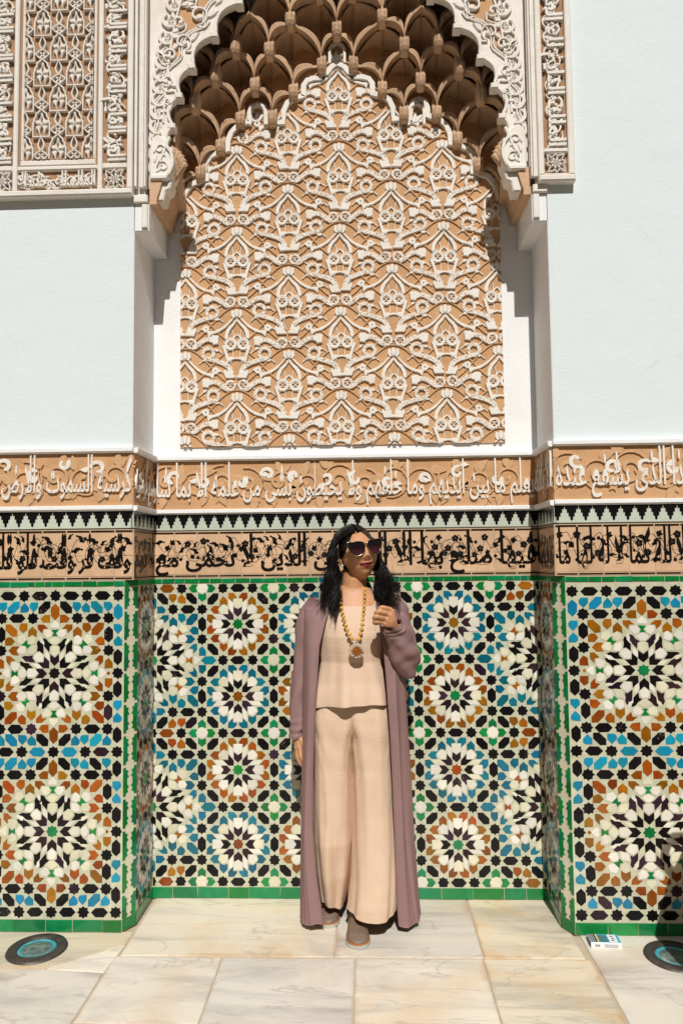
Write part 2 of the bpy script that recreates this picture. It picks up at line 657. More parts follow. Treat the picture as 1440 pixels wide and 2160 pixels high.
    def ball(self, c, r, nu=14, nv=9, mi=0):
        b = len(self.v)
        r = r if isinstance(r, (tuple, list)) else (r, r, r)
        for j in range(1, nv):
            th = pi * j / nv
            for i in range(nu):
                a = 2 * pi * i / nu
                self.v.append((c[0] + r[0] * sin(th) * cos(a), c[1] + r[1] * sin(th) * sin(a), c[2] + r[2] * cos(th)))
        t = len(self.v)
        self.v += [(c[0], c[1], c[2] + r[2]), (c[0], c[1], c[2] - r[2])]
        for j in range(nv - 2):
            for i in range(nu):
                k = (i + 1) % nu
                self.f.append((b + j * nu + i, b + (j + 1) * nu + i, b + (j + 1) * nu + k, b + j * nu + k))
                self.mi.append(mi)
        for i in range(nu):
            k = (i + 1) % nu
            self.f.append((t, b + i, b + k))
            e = b + (nv - 2) * nu
            self.f.append((t + 1, e + k, e + i))
            self.mi += [mi, mi]

    def grid(self, P, mi=0, close_u=False):
        """P: rows of points"""
        b = len(self.v)
        R, Cn = len(P), len(P[0])
        for r in P:
            self.v.extend(tuple(p) for p in r)
        for i in range(R - 1):
            for j in range(Cn if close_u else Cn - 1):
                k = (j + 1) % Cn
                self.f.append((b + i * Cn + j, b + i * Cn + k, b + (i + 1) * Cn + k, b + (i + 1) * Cn + j))
                self.mi.append(mi)

    def mesh(self, name, mats, smooth=False, clip=None):
        me = bpy.data.meshes.new(name)
        me.from_pydata([tuple(p) for p in self.v], [], self.f)
        for m in (mats if isinstance(mats, (list, tuple)) else [mats]):
            me.materials.append(M[m])
        me.polygons.foreach_set('material_index', self.mi)
        if smooth:
            me.polygons.foreach_set('use_smooth', [True] * len(me.polygons))
        if clip:
            clip_mesh(me, *clip)
        me.update()
        return me

    def make(self, name, mats, parent=None, smooth=False, loc=None, mtx=None, clip=None):
        return link(name, self.mesh(name, mats, smooth, clip), parent, loc, mtx)


def clip_mesh(me, x0, x1, z0, z1):
    bm = bmesh.new()
    bm.from_mesh(me)
    for co, no in (((x0, 0, 0), (-1, 0, 0)), ((x1, 0, 0), (1, 0, 0)), ((0, 0, z0), (0, 0, -1)), ((0, 0, z1), (0, 0, 1))):
        g = bm.verts[:] + bm.edges[:] + bm.faces[:]
        bmesh.ops.bisect_plane(bm, geom=g, plane_co=co, plane_no=no, clear_outer=True)
    bm.to_mesh(me)
    bm.free()


def inside_clip(mb, x0, x1, z0, z1):
    xs = [p[0] for p in mb.v]
    zs = [p[2] for p in mb.v]
    if not xs or max(xs) < x0 or min(xs) > x1 or max(zs) < z0 or min(zs) > z1:
        return None
    return min(xs) >= x0 and max(xs) <= x1 and min(zs) >= z0 and max(zs) <= z1


def interp(tab, z):
    tab = sorted(tab)
    if z <= tab[0][0]:
        return tab[0][1:]
    for a, b in zip(tab, tab[1:]):
        if z <= b[0]:
            t = (z - a[0]) / (b[0] - a[0])
            return tuple(p + (q - p) * t for p, q in zip(a[1:], b[1:]))
    return tab[-1][1:]


def smooth_path(pts, k=8):
    """Catmull-Rom through the points"""
    n = len(pts)
    out = []
    for i in range(n - 1):
        p0, p1, p2, p3 = pts[max(i - 1, 0)], pts[i], pts[i + 1], pts[min(i + 2, n - 1)]
        for j in range(k):
            t = j / k
            out.append(tuple(0.5 * (2 * b + (c - a) * t + (2 * a - 5 * b + 4 * c - d) * t * t + (3 * b - a - 3 * c + d) * t ** 3)
                             for a, b, c, d in zip(p0, p1, p2, p3)))
    out.append(tuple(pts[-1]))
    return out


def spiral(cx, cz, r0, r1, a0, turns, n=26):
    return [(cx + (r0 + (r1 - r0) * i / (n - 1)) * cos(a0 + turns * 2 * pi * i / (n - 1)),
             cz + (r0 + (r1 - r0) * i / (n - 1)) * sin(a0 + turns * 2 * pi * i / (n - 1))) for i in range(n)]


def leaf(cx, cz, L, W, a):
    """pointed leaf outline from base (cx,cz) towards angle a"""
    out = []
    for s in (1, -1):
        rr = range(0, 7) if s == 1 else range(6, -1, -1)
        for i in rr:
            t = i / 6
            w = W * sin(pi * t ** 0.8) * 0.5 * s
            x, z = t * L, w + 0.12 * L * sin(pi * t)
            out.append((cx + x * cos(a) - z * sin(a), cz + x * sin(a) + z * cos(a)))
    res = []
    for p in out:
        if not res or math.hypot(p[0] - res[-1][0], p[1] - res[-1][1]) > 1e-5:
            res.append(p)
    if math.hypot(res[0][0] - res[-1][0], res[0][1] - res[-1][1]) < 1e-5:
        res.pop()
    return res


# ------------------------------------------------------------------ writing (Arabic script, shaped by hand)
FORMS = {'ا': 0xFE8D, 'ب': 0xFE8F, 'ة': 0xFE93, 'ت': 0xFE95, 'ث': 0xFE99, 'ج': 0xFE9D, 'ح': 0xFEA1, 'خ': 0xFEA5, 'د': 0xFEA9,
         'ذ': 0xFEAB, 'ر': 0xFEAD, 'ز': 0xFEAF, 'س': 0xFEB1, 'ش': 0xFEB5, 'ص': 0xFEB9, 'ض': 0xFEBD, 'ط': 0xFEC1, 'ظ': 0xFEC5,
         'ع': 0xFEC9, 'غ': 0xFECD, 'ف': 0xFED1, 'ق': 0xFED5, 'ك': 0xFED9, 'ل': 0xFEDD, 'م': 0xFEE1, 'ن': 0xFEE5, 'ه': 0xFEE9,
         'و': 0xFEED, 'ى': 0xFEEF, 'ي': 0xFEF1}
NOJOIN = set('اةدذرزوىء')


def shape(text):
    out = []
    for word in text.split(' '):
        i = 0
        prev = False
        while i < len(word):
            ch = word[i]
            if ch == 'ل' and i + 1 < len(word) and word[i + 1] == 'ا':
                out.append(chr(0xFEFC if prev else 0xFEFB))
                prev = False
                i += 2
                continue
            nxt = i + 1 < len(word) and ch not in NOJOIN
            if ch in FORMS:
                base = FORMS[ch]
                k = (3 if prev and nxt else 2 if nxt else 1 if prev else 0)
                out.append(chr(base + k))
            prev = nxt
            i += 1
        out.append(' ')
    return out[:-1][::-1]          # visual order, left to right


GLY = {}


def text_mesh(body, res=2, off=0.0, ext=0.0):
    c = bpy.data.curves.new('writing', 'FONT')
    c.body = body
    c.size = 1.0
    c.resolution_u = res
    c.offset = off
    c.extrude = ext
    o = bpy.data.objects.new('writing', c)
    me = bpy.data.meshes.new_from_object(o)
    bpy.data.objects.remove(o)
    bpy.data.curves.remove(c)
    return me


def glyph(ch, off):
    key = (ch, off)
    if key in GLY:
        return GLY[key]
    a = text_mesh('I')
    x0 = max(v.co.x for v in a.vertices)
    b = text_mesh(ch + 'I')
    adv = max(v.co.x for v in b.vertices) - x0
    bpy.data.meshes.remove(a)
    bpy.data.meshes.remove(b)
    me = None
    if ch != ' ':
        g = text_mesh(ch, 2, off, 0.5)
        me = ([tuple(v.co) for v in g.vertices], [tuple(p.vertices) for p in g.polygons])
        bpy.data.meshes.remove(g)
    GLY[key] = (adv, me)
    return GLY[key]


LET = {}


def stretch_y(y, k, knee=0.34):
    if y < 0:
        return y * 1.25
    return y * 1.12 if y < knee else knee * 1.12 + (y - knee) * k


def write(text, x0, x1, zbase, height, d0, d1, off, k, matname, parent, mtx=None, rot=False, name='letter', y=0.0, squeeze=1.0):
    """raised letters filling x0..x1; alif reaches zbase+height"""
    chs = shape(text)
    gl = [glyph(c, off) for c in chs]
    total = sum(g[0] for g in gl)
    sx = (x1 - x0) / total
    sz = height / stretch_y(0.72, k)
    x = x0
    n = 0
    dtop = d1
    for q, (c, (adv, me)) in enumerate(zip(chs, gl)):
        d1 = dtop * (1 + .035 * (q % 3))          # neighbours never share a height where they join
        if me:
            key = (c, off, round(sx, 5), round(sz, 5), d0, d1, k, matname, rot)
            if key not in LET:
                vs = []
                for p in me[0]:
                    lx, lz = p[0] * sx, stretch_y(p[1], k) * sz
                    d = d0 if p[2] < 0 else d1
                    vs.append((lz, -d, -lx) if rot else (lx, -d, lz))
                m = bpy.data.meshes.new('letter')
                m.from_pydata(vs, [], me[1])
                m.materials.append(M[matname])
                LET[key] = m
            if rot:
                T = Matrix.Translation((zbase, y, -x))
            else:
                T = Matrix.Translation((x, y, zbase))
            if mtx is not None:
                T = mtx @ T
            link(name, LET[key], parent, mtx=T)
            n += 1
        x += adv * sx
    return n

# ------------------------------------------------------------------ key dimensions (metres)
W = 0.845          # half width of the niche
D = 0.29           # depth of the niche
TOP = 5.6
Z_SK, Z_T1 = 0.048, 1.330          # skirting top, tile field top
Z_G0, Z_G1 = 1.333, 1.354          # green edging course
Z_F0, Z_F1 = 1.358, 1.560          # tile frieze
Z_M0, Z_M1 = 1.566, 1.632          # merlon course
Z_L0, Z_L1 = 1.634, 1.656          # lower moulding
Z_S0, Z_S1 = 1.656, 1.868          # stucco frieze
Z_U0, Z_U1 = 1.868, 1.890          # upper moulding

RZ = lambda a: Matrix.Rotation(radians(a), 4, 'Z')
TR = lambda x, y, z=0.0: Matrix.Translation((x, y, z))

# ------------------------------------------------------------------ the floor
floor = tag(MB().make('floor', 'earth'), kind='structure')
_m = MB()
_m.face([(-60, 8, -0.02), (-60, -60, -0.02), (60, -60, -0.02), (60, 8, -0.02)])
floor.data = _m.mesh('floor', 'earth')
_m = MB()
_m.box(-3.4, 3.4, -4.2, 0.31, -0.018, -0.0045)
_m.make('joint_bed', 'grout', floor)


def slab(poly):
    mb = MB()
    n = len(poly)
    cx, cy = sum(p[0] for p in poly) / n, sum(p[1] for p in poly) / n
    h = random.uniform(-0.0012, 0.0008)
    tx, ty = random.uniform(-.002, .002), random.uniform(-.002, .002)
    f = lambda p, z: (p[0], p[1], z + h + tx * (p[0] - cx) + ty * (p[1] - cy))
    # broken, slightly worn outline
    out = []
    for i in range(n):
        a, b = poly[i], poly[(i + 1) % n]
        L = math.hypot(b[0] - a[0], b[1] - a[1])
        k = max(2, int(L / 0.035))
        for j in range(k):
            t = j / k
            q = 0.0014 * (noise.noise(Vector((a[0] * 9 + t * L * 22, a[1] * 9, i))) + 0.3)
            nx, ny = (b[1] - a[1]) / L, -(b[0] - a[0]) / L
            out.append((a[0] + (b[0] - a[0]) * t - nx * q, a[1] + (b[1] - a[1]) * t - ny * q))
    m = len(out)
    ins = [(p[0] + (cx - p[0]) * 0.0035 / max(.05, math.hypot(p[0] - cx, p[1] - cy)),
            p[1] + (cy - p[1]) * 0.0035 / max(.05, math.hypot(p[0] - cx, p[1] - cy))) for p in out]
    b = 0
    mb.v = [f(p, -0.012) for p in out] + [f(p, -0.0018) for p in out] + [f(p, 0.0) for p in ins]
    for r in (0, 1):
        for i in range(m):
            j = (i + 1) % m
            mb.f.append((r * m + i, r * m + j, (r + 1) * m + j, (r + 1) * m + i))
    mb.f.append(tuple(2 * m + i for i in range(m)))
    mb.mi = [0] * len(mb.f)
    return mb.make('slab', 'marble', floor)


G = 0.0022
def rect(x0, x1, y0, y1):
    slab([(x0 + G, y0 + G), (x1 - G, y0 + G), (x1 - G, y1 - G), (x0 + G, y1 - G)])


# row inside the niche
for a, b in ((-0.82, -0.038), (-0.038, 0.498), (0.498, 0.86)):
    rect(a, b, -0.176, 0.285)
for a, b in ((-0.835, -0.442), (-0.442, 0.037), (0.037, 0.493), (0.493, 0.876)):
    rect(a, b, -0.572, -0.180)
# left of it: slabs broken by diagonal cracks
slab([(-1.36, -0.004), (-0.826, -0.004), (-0.826, -0.10), (-1.045, -0.262), (-1.36, -0.262)])
slab([(-0.826, -0.105), (-0.84, -0.285), (-1.05, -0.266)])
slab([(-1.05, -0.271), (-0.842, -0.290), (-0.842, -0.60), (-1.05, -0.60), (-1.33, -0.475)])
slab([(-1.055, -0.268), (-1.335, -0.47), (-1.5, -0.47), (-1.5, -0.268)])
rect(-1.9, -1.363, -0.264, -0.004)
rect(0.882, 1.42, -0.60, -0.004)
rect(1.424, 1.95, -0.44, -0.004)
rows = [-0.60, -0.98, -1.42, -1.80, -2.25, -2.65, -3.1, -3.6, -4.1]
for r in range(len(rows) - 1):
    x = -3.2 + random.uniform(0, .3)
    if r == 0:
        x = -0.835
    while x < 3.0:
        q = random.uniform(0.38, 0.56)
        rect(x, x + q, rows[r + 1], rows[r])
        x += q
for x0, x1 in ((-2.4, -1.9), (-2.9, -2.4)):
    rect(x0, x1, -0.45, -0.004)
for x0, x1 in ((1.95, 2.45), (2.45, 3.0)):
    rect(x0, x1, -0.44, -0.004)


# ------------------------------------------------------------------ walls as things
HW = 5.2
# the courtyard's other sides, unseen, put in to block sky and darken shadows
yard = thing('courtyard_wall', 'plain plastered courtyard walls, unseen, added to block part of the sky', 'wall', (0, -7.6, 0))
for nm, bx in (('far_wall', (-5.8, 5.8, -8.2, -7.6)), ('side_wall', (-5.8, -5.2, -7.6, 0.62)), ('side_wall', (5.2, 5.8, -7.6, 0.62))):
    mb = MB()
    mb.box(*bx, 1.4, 6.2)
    mb.box(bx[0] - .02, bx[1] + .02, bx[2] - .02, bx[3] + .02, 6.2, 6.3)
    mb.make(nm, 'yard_plaster', yard)
    mb = MB()
    mb.box(bx[0] - .015, bx[1] + .015, bx[2] - .015, bx[3] + .015, 0, 1.4)
    mb.make('tiled_base', 'yard_tile', yard)
pier_l = thing('wall_pier', 'white wall pier left of the niche above a star tile dado', 'wall', (-1.2, 0, 0), 'white piers flanking the niche')
pier_r = thing('wall_pier', 'white wall pier right of the niche, beside the small carton', 'wall', (1.2, 0, 0), 'white piers flanking the niche')
niche = thing('niche_wall', 'recessed back wall of the niche with mosaic dado behind the standing person', 'wall', (0, D, 0))

for p, s in ((pier_l, -1), (pier_r, 1)):
    mb = MB()
    x0, x1 = sorted((s * W, s * HW))
    mb.box(x0, x1, 0, 0.62, 1.357, TOP)
    a, b = sorted((s * .873, s * HW))
    mb.box(a, b, 0, 0.62, 0, 1.357)
    a, b = sorted((s * (W + .001), s * .873))
    mb.box(a, b, 0.055, 0.62, 0, 1.357)
    mb.make('plaster', 'pier_plaster', p)
    mb = MB()
    # the return of the pier inside the niche: thin skim of cleaner white
    a, b = sorted((s * W, s * (W - 0.002)))
    mb.box(a, b, 0.003, D, Z_U1, 2.79)
    mb.make('reveal_plaster', 'niche_plaster', p)
mb = MB()
mb.box(-W, W, D, 0.62, 0, TOP)
mb.make('plaster', 'niche_plaster', niche)


# ------------------------------------------------------------------ zellige tile patterns (unit = half a small rosette)
def star8(cx, cz, R=0.155, r=None):
    r = r or R * 0.765
    return [(cx + (R if i % 2 == 0 else r) * cos(pi / 2 + i * pi / 8), cz + (R if i % 2 == 0 else r) * sin(pi / 2 + i * pi / 8)) for i in range(16)]


def rot4(poly, k):
    for _ in range(k % 4):
        poly = [(-z, x) for x, z in poly]
    return poly


def rot8(poly, k):
    a = k * pi / 4
    return [(x * cos(a) - z * sin(a), x * sin(a) + z * cos(a)) for x, z in poly]


def mirx(poly):
    return [(-x, z) for x, z in poly]


def swap(poly):
    return [(z, x) for x, z in poly]


def at(poly, cx, cz):
    return [(x + cx, z + cz) for x, z in poly]


HEXV = [(0, .215), (.113, .105), (.113, -.105), (0, -.215), (-.113, -.105), (-.113, .105)]
HEXH = swap(HEXV)
DIAG = [(-.155, .155), (-.005, .155), (.155, -.005), (.155, -.155), (.005, -.155), (-.155, .005)]     # lies like a backslash
PENT_D = [(-.112, .115), (.06, .115), (.112, .06), (.112, -.02), (0, -.14), (-.112, -.02)]
PENT_U = [(-x, -z) for x, z in PENT_D]
CROSSP = [(.38, 0), (.28, .112), (.135, .112), (.172, 0), (.135, -.112), (.28, -.112)]


def small_rosette(core, petal, whites='white_glaze'):
    T = [('star_tile', star8(0, 0), core)]
    for k in range(4):
        T.append(('chevron_tile', rot4([(0, .192), (.115, .307), (.115, .475), (0, .395), (-.115, .475), (-.115, .307)], k), 'plum_glaze'))
        T.append(('chevron_tile', rot4([(.118, .118), (.25, .118), (.425, .268), (.268, .268), (.268, .425), (.118, .25)], k), 'plum_glaze'))
        T.append(('kite_tile', rot4([(0, .41), (.12, .485), (.12, .695), (-.12, .695), (-.12, .485)], k), whites))
        T.append(('kite_tile', rot4([(.28, .28), (.46, .28), (.535, .41), (.41, .535), (.28, .46)], k), whites))
        b = [(.03, .715), (.13, .71), (.137, .60), (.272, .725), (.272, .865), (.12, .865), (.03, .775)]
        T.append(('petal_tile', rot4(b, k), petal))
        T.append(('petal_tile', rot4(mirx(b), k), petal))
        c = [(.395, .775), (.505, .67), (.505, .50), (.40, .56), (.288, .52), (.288, .67)]
        T.append(('petal_tile', rot4(c, k), petal))
        T.append(('petal_tile', rot4(swap(c), k), petal))
        s = [(.13, .29), (.252, .425), (.252, .685), (.13, .575)]
        for q in (s, mirx(s)):
            T.append(('strip_tile', rot4(q, k), 'white_glaze'))
    return T


def large_rosette(core, ring, dart, bow, chev):
    T = [('star_tile', star8(0, 0), core)]
    for k in range(8):
        # (r, t) pieces, first octant along +x
        def P(kind, pts, colour):
            T.append((kind, rot8(pts, k), colour))
        P('chevron_tile', [(.19, 0), (.31, .120), (.50, .120), (.40, 0), (.50, -.120), (.31, -.120)], chev)
        P('kite_tile', [(.425, 0), (.525, .112), (.675, .100), (.705, 0), (.675, -.100), (.525, -.112)], 'white_glaze')
        P('kite_tile', [(.738, .058), (.85, .150), (.94, 0), (.85, -.150), (.738, -.058)], 'white_glaze')
        P('bow_tile', [(.955, .075), (1.03, .03), (1.125, .10), (1.125, -.10), (1.03, -.03), (.955, -.075)], bow)
        f = [(.90, .20), (1.0, .285), (1.115, .275), (1.115, .11), (1.03, .06), (.945, .095)]
        P('kite_tile', f, 'white_glaze')
        P('kite_tile', [(x, -z) for x, z in f], 'white_glaze')
        d = [(.545, .142), (.735, .318), (.915, .305), (.875, .215), (.80, .165), (.722, .062), (.69, .125)]
        P('dart_tile', d, dart)
        P('dart_tile', [(x, -z) for x, z in d], dart)
        s = rot8([(.33, 0), (.47, .062), (.63, 0), (.47, -.062)], 0.5)
        P('strip_tile', s, 'white_glaze')
        s = rot8([(.68, 0), (.86, .058), (1.02, .0), (.86, -.058)], 0.5)
        P('strip_tile', s, 'white_glaze')
    for k in range(4):
        def Q(kind, pts, colour):
            T.append((kind, rot4(pts, k), colour))
        b = [(.18, 1.15), (.30, 1.26), (.455, 1.26), (.455, 1.15), (.335, 1.03), (.30, 1.15)]
        Q('chevron_tile', b, ring)
        Q('chevron_tile', mirx(b), ring)
        c = [(.586, 1.21), (.70, 1.10), (.70, .93), (.586, .99), (.474, .93), (.474, 1.10)]
        Q('chevron_tile', c, ring)
        Q('chevron_tile', swap(c), ring)
        p = [(.72, 1.295), (.88, 1.295), (.94, 1.21), (.93, 1.13), (.825, 1.04), (.72, 1.13)]
        Q('petal_tile', p, ring)
        Q('petal_tile', swap(p), ring)
        Q('hexagon_tile', [(1.12, 1.295), (1.27, 1.295), (1.27, 1.16), (1.11, .985), (.955, .985), (.955, 1.125)], ring)
        g = [(.13, 1.305), (.13, 1.51), (.27, 1.51), (.385, 1.41), (.32, 1.315)]
        Q('petal_tile', g, ring)
        Q('petal_tile', mirx(g), ring)
        Q('kite_tile', [(0, 1.36), (.115, 1.24), (.10, 1.17), (-.10, 1.17), (-.115, 1.24)], 'white_glaze')
        Q('kite_tile', [(.95, .95), (.80, .99), (.74, .86), (.86, .74), (.99, .80)], 'white_glaze')
    return T


def ring_line(axis):
    """row of stars and hexagons around a large rosette at distance 1.42"""
    return [('star_tile', star8(-.58, 1.42), 'black_glaze'), ('star_tile', star8(.58, 1.42), 'black_glaze'),
            ('hexagon_tile', at(HEXH, 1.0, 1.42), 'black_glaze'), ('hexagon_tile', at(HEXH, -1.0, 1.42), 'black_glaze')]


class Field:
    """collects tiles of one dado, drops doubles, clips to a window"""

    def __init__(self, cx, cz, ax, az, x0, x1, z0, z1):
        self.cx, self.cz, self.ax, self.az = cx, cz, ax, az
        self.win = (x0, x1, z0, z1)
        self.items = {}

    def add(self, kind, poly, colour, ox=0, oz=0):
        pts = [(self.cx + (x + ox) * self.ax, self.cz + (z + oz) * self.az) for x, z in poly]
        mx, mz = sum(p[0] for p in pts) / len(pts), sum(p[1] for p in pts) / len(pts)
        x0, x1, z0, z1 = self.win
        if not (x0 < mx < x1 and z0 < mz < z1):
            # keep a part of pieces cut by the edge
            if not any(x0 < p[0] < x1 and z0 < p[1] < z1 for p in pts):
                return
        key = (round(mx / (0.05 * self.ax)), round(mz / (0.05 * self.ax)))
        for dx in (-1, 0, 1):
            for dz in (-1, 0, 1):
                if (key[0] + dx, key[1] + dz) in self.items:
                    return
        pts = clip_poly(pts, x0, x1, z0, z1)
        if len(pts) < 3:
            return
        self.items[key] = (kind, pts, colour)


def clip_poly(p, x0, x1, z0, z1):
    for ax, lim, sg in ((0, x0, 1), (0, x1, -1), (1, z0, 1), (1, z1, -1)):
        out = []
        n = len(p)
        for i in range(n):
            a, b = p[i], p[(i + 1) % n]
            ia, ib = (a[ax] - lim) * sg >= 0, (b[ax] - lim) * sg >= 0
            if ia:
                out.append(a)
            if ia != ib:
                t = (lim - a[ax]) / (b[ax] - a[ax])
                out.append((a[0] + (b[0] - a[0]) * t, a[1] + (b[1] - a[1]) * t))
        p = out
        if len(p) < 3:
            return []
    res = []
    for q in p:
        if not res or math.hypot(q[0] - res[-1][0], q[1] - res[-1][1]) > 4e-4:
            res.append(q)
    if len(res) > 2 and math.hypot(res[0][0] - res[-1][0], res[0][1] - res[-1][1]) < 4e-4:
        res.pop()
    return res


def area(p):
    return abs(sum(p[i][0] * p[(i + 1) % len(p)][1] - p[(i + 1) % len(p)][0] * p[i][1] for i in range(len(p)))) / 2


ALT = {'brown_glaze': ('brown_glaze', 'brown_glaze'), 'teal_glaze': ('teal_glaze', 'teal_glaze', 'sky_glaze')}
GLAZES = ['black_glaze', 'plum_glaze', 'teal_glaze', 'sky_glaze', 'brown_glaze', 'green_glaze', 'white_glaze', 'cream_glaze']


def lay(field, parent, hidden=None, cap=300, name='loose_mosaic'):
    """tiles as sub-parts of `parent` (bed), the many small or hidden ones joined"""
    cnt = {}
    rest = {}
    its = sorted(field.items.values(), key=lambda t: -area(t[1]))
    for kind, pts, colour in its:
        if colour == 'white_glaze' and random.random() < 0.32:
            colour = 'cream_glaze'
        if colour == 'black_glaze' and random.random() < 0.05:
            colour = 'plum_glaze'
        if colour == 'plum_glaze' and random.random() < 0.25:
            colour = 'black_glaze'
        q = [(x + random.gauss(0, .00055), z + random.gauss(0, .00055)) for x, z in pts]
        cx, cz = sum(p[0] for p in q) / len(q), sum(p[1] for p in q) / len(q)
        cnt[kind] = cnt.get(kind, 0)
        single = cnt[kind] < cap and area(pts) > 2.0e-4 and not (hidden and hidden(cx, cz))
        if single:
            cnt[kind] += 1
            mb = MB()
            mb.relief([(x - cx, z - cz) for x, z in q], 0, 0.0016, 0.0007, tilt=0.020)
            W0 = wm.get(parent.name)
            T = Matrix.Translation((cx, 0, cz))
            link(kind, mb.mesh(kind, colour), parent, mtx=W0 @ T)
        else:
            rest.setdefault(colour, []).append(q)
    if rest:
        mb = MB()
        cols = sorted(rest)
        for i, c in enumerate(cols):
            for q in rest[c]:
                mb.relief(q, 0, 0.0016, 0.0007, i, tilt=0.020)
        o = mb.make(name, cols, parent, mtx=wm[parent.name])
        o['kind'] = 'stuff'


def bed(name, x0, x1, z0, z1, parent, mtx, material='tile_bed', th=0.02):
    """thin backing whose face is the local plane y = 0"""
    mb = MB()
    mb.box(x0, x1, 0, th, z0, z1)
    return mb.make(name, material, parent, mtx=mtx)


def row_of_tiles(parent, x0, x1, z0, z1, lo, hi, name='edging_tile', dark=0.12):
    x = x0
    while x < x1 - 0.006:
        q = min(random.uniform(lo, hi), x1 - x)
        if x1 - x - q < 0.02:
            q = x1 - x
        mb = MB()
        j = lambda: random.gauss(0, .0006)
        mb.relief([(x + .001 + j(), z0 + j() + .0005), (x + q - .001 + j(), z0 + j() + .0005), (x + q - .001 + j(), z1 + j() - .0005), (x + .001 + j(), z1 + j() - .0005)],
                  0, 0.003, 0.0014, tilt=0.008)
        mb.make(name, 'teal_glaze' if random.random() < 0.03 else 'green_glaze', parent, mtx=wm[parent.name])
        x += q


def merlons(parent, x0, x1, z0, z1, pitch, ph=0.0):
    """stepped black teeth hanging over a pale row"""
    h = z1 - z0
    n = int((x1 - x0) / pitch) + 2
    for i in range(n):
        c = x0 + ph + pitch * i
        k = pitch * 0.47
        half = [(k, 1.0), (k, .80), (k * .72, .80), (k * .72, .58), (k * .46, .58), (k * .46, .36), (k * .22, .36), (k * .2, .18)]
        poly = [(c + a, z0 + h * b) for a, b in half] + [(c, z0 + h * .10)] + [(c - a, z0 + h * b) for a, b in half[::-1]]
        poly = clip_poly(poly, x0, x1, z0, z1)
        if len(poly) < 3:
            continue
        mb = MB()
        mb.relief(poly, 0, 0.0018, 0.0009)
        mb.make('merlon_tile', 'black_glaze', parent, mtx=wm[parent.name])


def flower(mb, cx, cz, r, a=0.0):
    for k in range(5):
        t = a + k * 2 * pi / 5
        mb.disc(cx + r * .62 * cos(t), cz + r * .62 * sin(t), r * .45, 0, 0.0009, n=9, bev=0.0002)
    mb.ring(cx, cz, r * .18, r * .62, 0, 0.0012, n=10)


def tulip(mb, cx, cz, r, a, d=0.0009):
    for da, L in ((-.75, 1.15), (0, 1.45), (.75, 1.15)):
        mb.relief(leaf(cx, cz, r * L, r * .75, a + da), 0, d, 0.0002)
    mb.disc(cx, cz, r * .42, 0, d * 1.1, n=8, bev=0.0002)


def curl_leaf(mb, cx, cz, r, a, s=1, d=0.0009):
    """fat comma-shaped leaf with a curled tip"""
    pts, ws = [], []
    for i in range(9):
        t = i / 8
        ang = a + s * 2.2 * t * t
        pts.append((cx + r * 2.0 * t * cos(a + s * .9 * t), cz + r * 2.0 * t * sin(a + s * .9 * t)))
        ws.append(r * (0.18 + 0.75 * sin(pi * min(1, t * 1.05)) ** 1.2))
    mb.strip(pts, ws, 0, d, rnd=0.85)
    e = pts[-1]
    mb.disc(e[0], e[1], r * .26, 0, d, n=8, bev=0.0002)
    for q in (-.6, .6):
        mb.disc(cx + r * .4 * cos(a + q * 1.6), cz + r * .4 * sin(a + q * 1.6), r * .34, 0, d, n=8, bev=0.0002)


def painted_vines(parent, x0, x1, z0, z1, seed):
    """black stems, curled leaves and flowers of the tile frieze"""
    rg = random.Random(seed)
    mb = MB()
    h = z1 - z0
    nodes = []
    x = x0 + .018
    q = 0
    while x < x1 - .012:
        row = (.80, .44, .62)[q % 3]
        nodes.append((x + rg.uniform(-.006, .006), z0 + h * (row + rg.uniform(-.05, .05)), q % 3))
        x += .0215
        q += 1
    for k, (x, z, r) in enumerate(nodes):
        w = rg.random()
        if r == 1:
            if w < .4:
                flower(mb, x, z, h * .075, rg.random())
            elif w < .8:
                tulip(mb, x, z, h * .078, rg.uniform(-.5, 3.6))
            else:
                mb.disc(x, z, h * .03, 0, .0009, n=8, bev=.0002)
        elif w < .5:
            curl_leaf(mb, x, z - h * .06, h * rg.uniform(.085, .108), rg.uniform(1.0, 2.1), rg.choice((-1, 1)))
        elif w < .8:
            tulip(mb, x, z - h * .03, h * .094, rg.uniform(.8, 2.3))
        else:
            flower(mb, x, z, h * .085, rg.random())
        if k + 2 < len(nodes):
            e = nodes[k + 2]
            md = ((x + e[0]) / 2 + rg.uniform(-.008, .008), (z + e[1]) / 2 + rg.choice((-1, 1)) * h * .17)
            mb.strip(smooth_path([(x, z), md, (e[0], e[1])], 7), h * .011, 0, .0007)
        # a second, smaller leaf close by thickens the foliage
        zz = z0 + h * (rg.uniform(.22, .40) if r != 1 else rg.uniform(.66, .92))
        xx = x + rg.uniform(-.010, .010)
        if rg.random() < .75:
            if rg.random() < .5:
                tulip(mb, xx, zz, h * .058, rg.uniform(0, 3.1))
            else:
                curl_leaf(mb, xx, zz - h * .04, h * .066, rg.uniform(.8, 2.3), rg.choice((-1, 1)))
        if rg.random() < .5:
            mb.strip(spiral(x, z0 + h * .55, h * rg.uniform(.22, .33), h * .1, rg.uniform(0, 6), rg.choice((-1, 1)) * .6, 16), h * .011, 0, .0008)
    o = mb.make('painted_vine', 'black_paint', parent, mtx=wm[parent.name], clip=(x0 + .001, x1 - .001, z0 + .002, z1 - .002))
    o['kind'] = 'stuff'


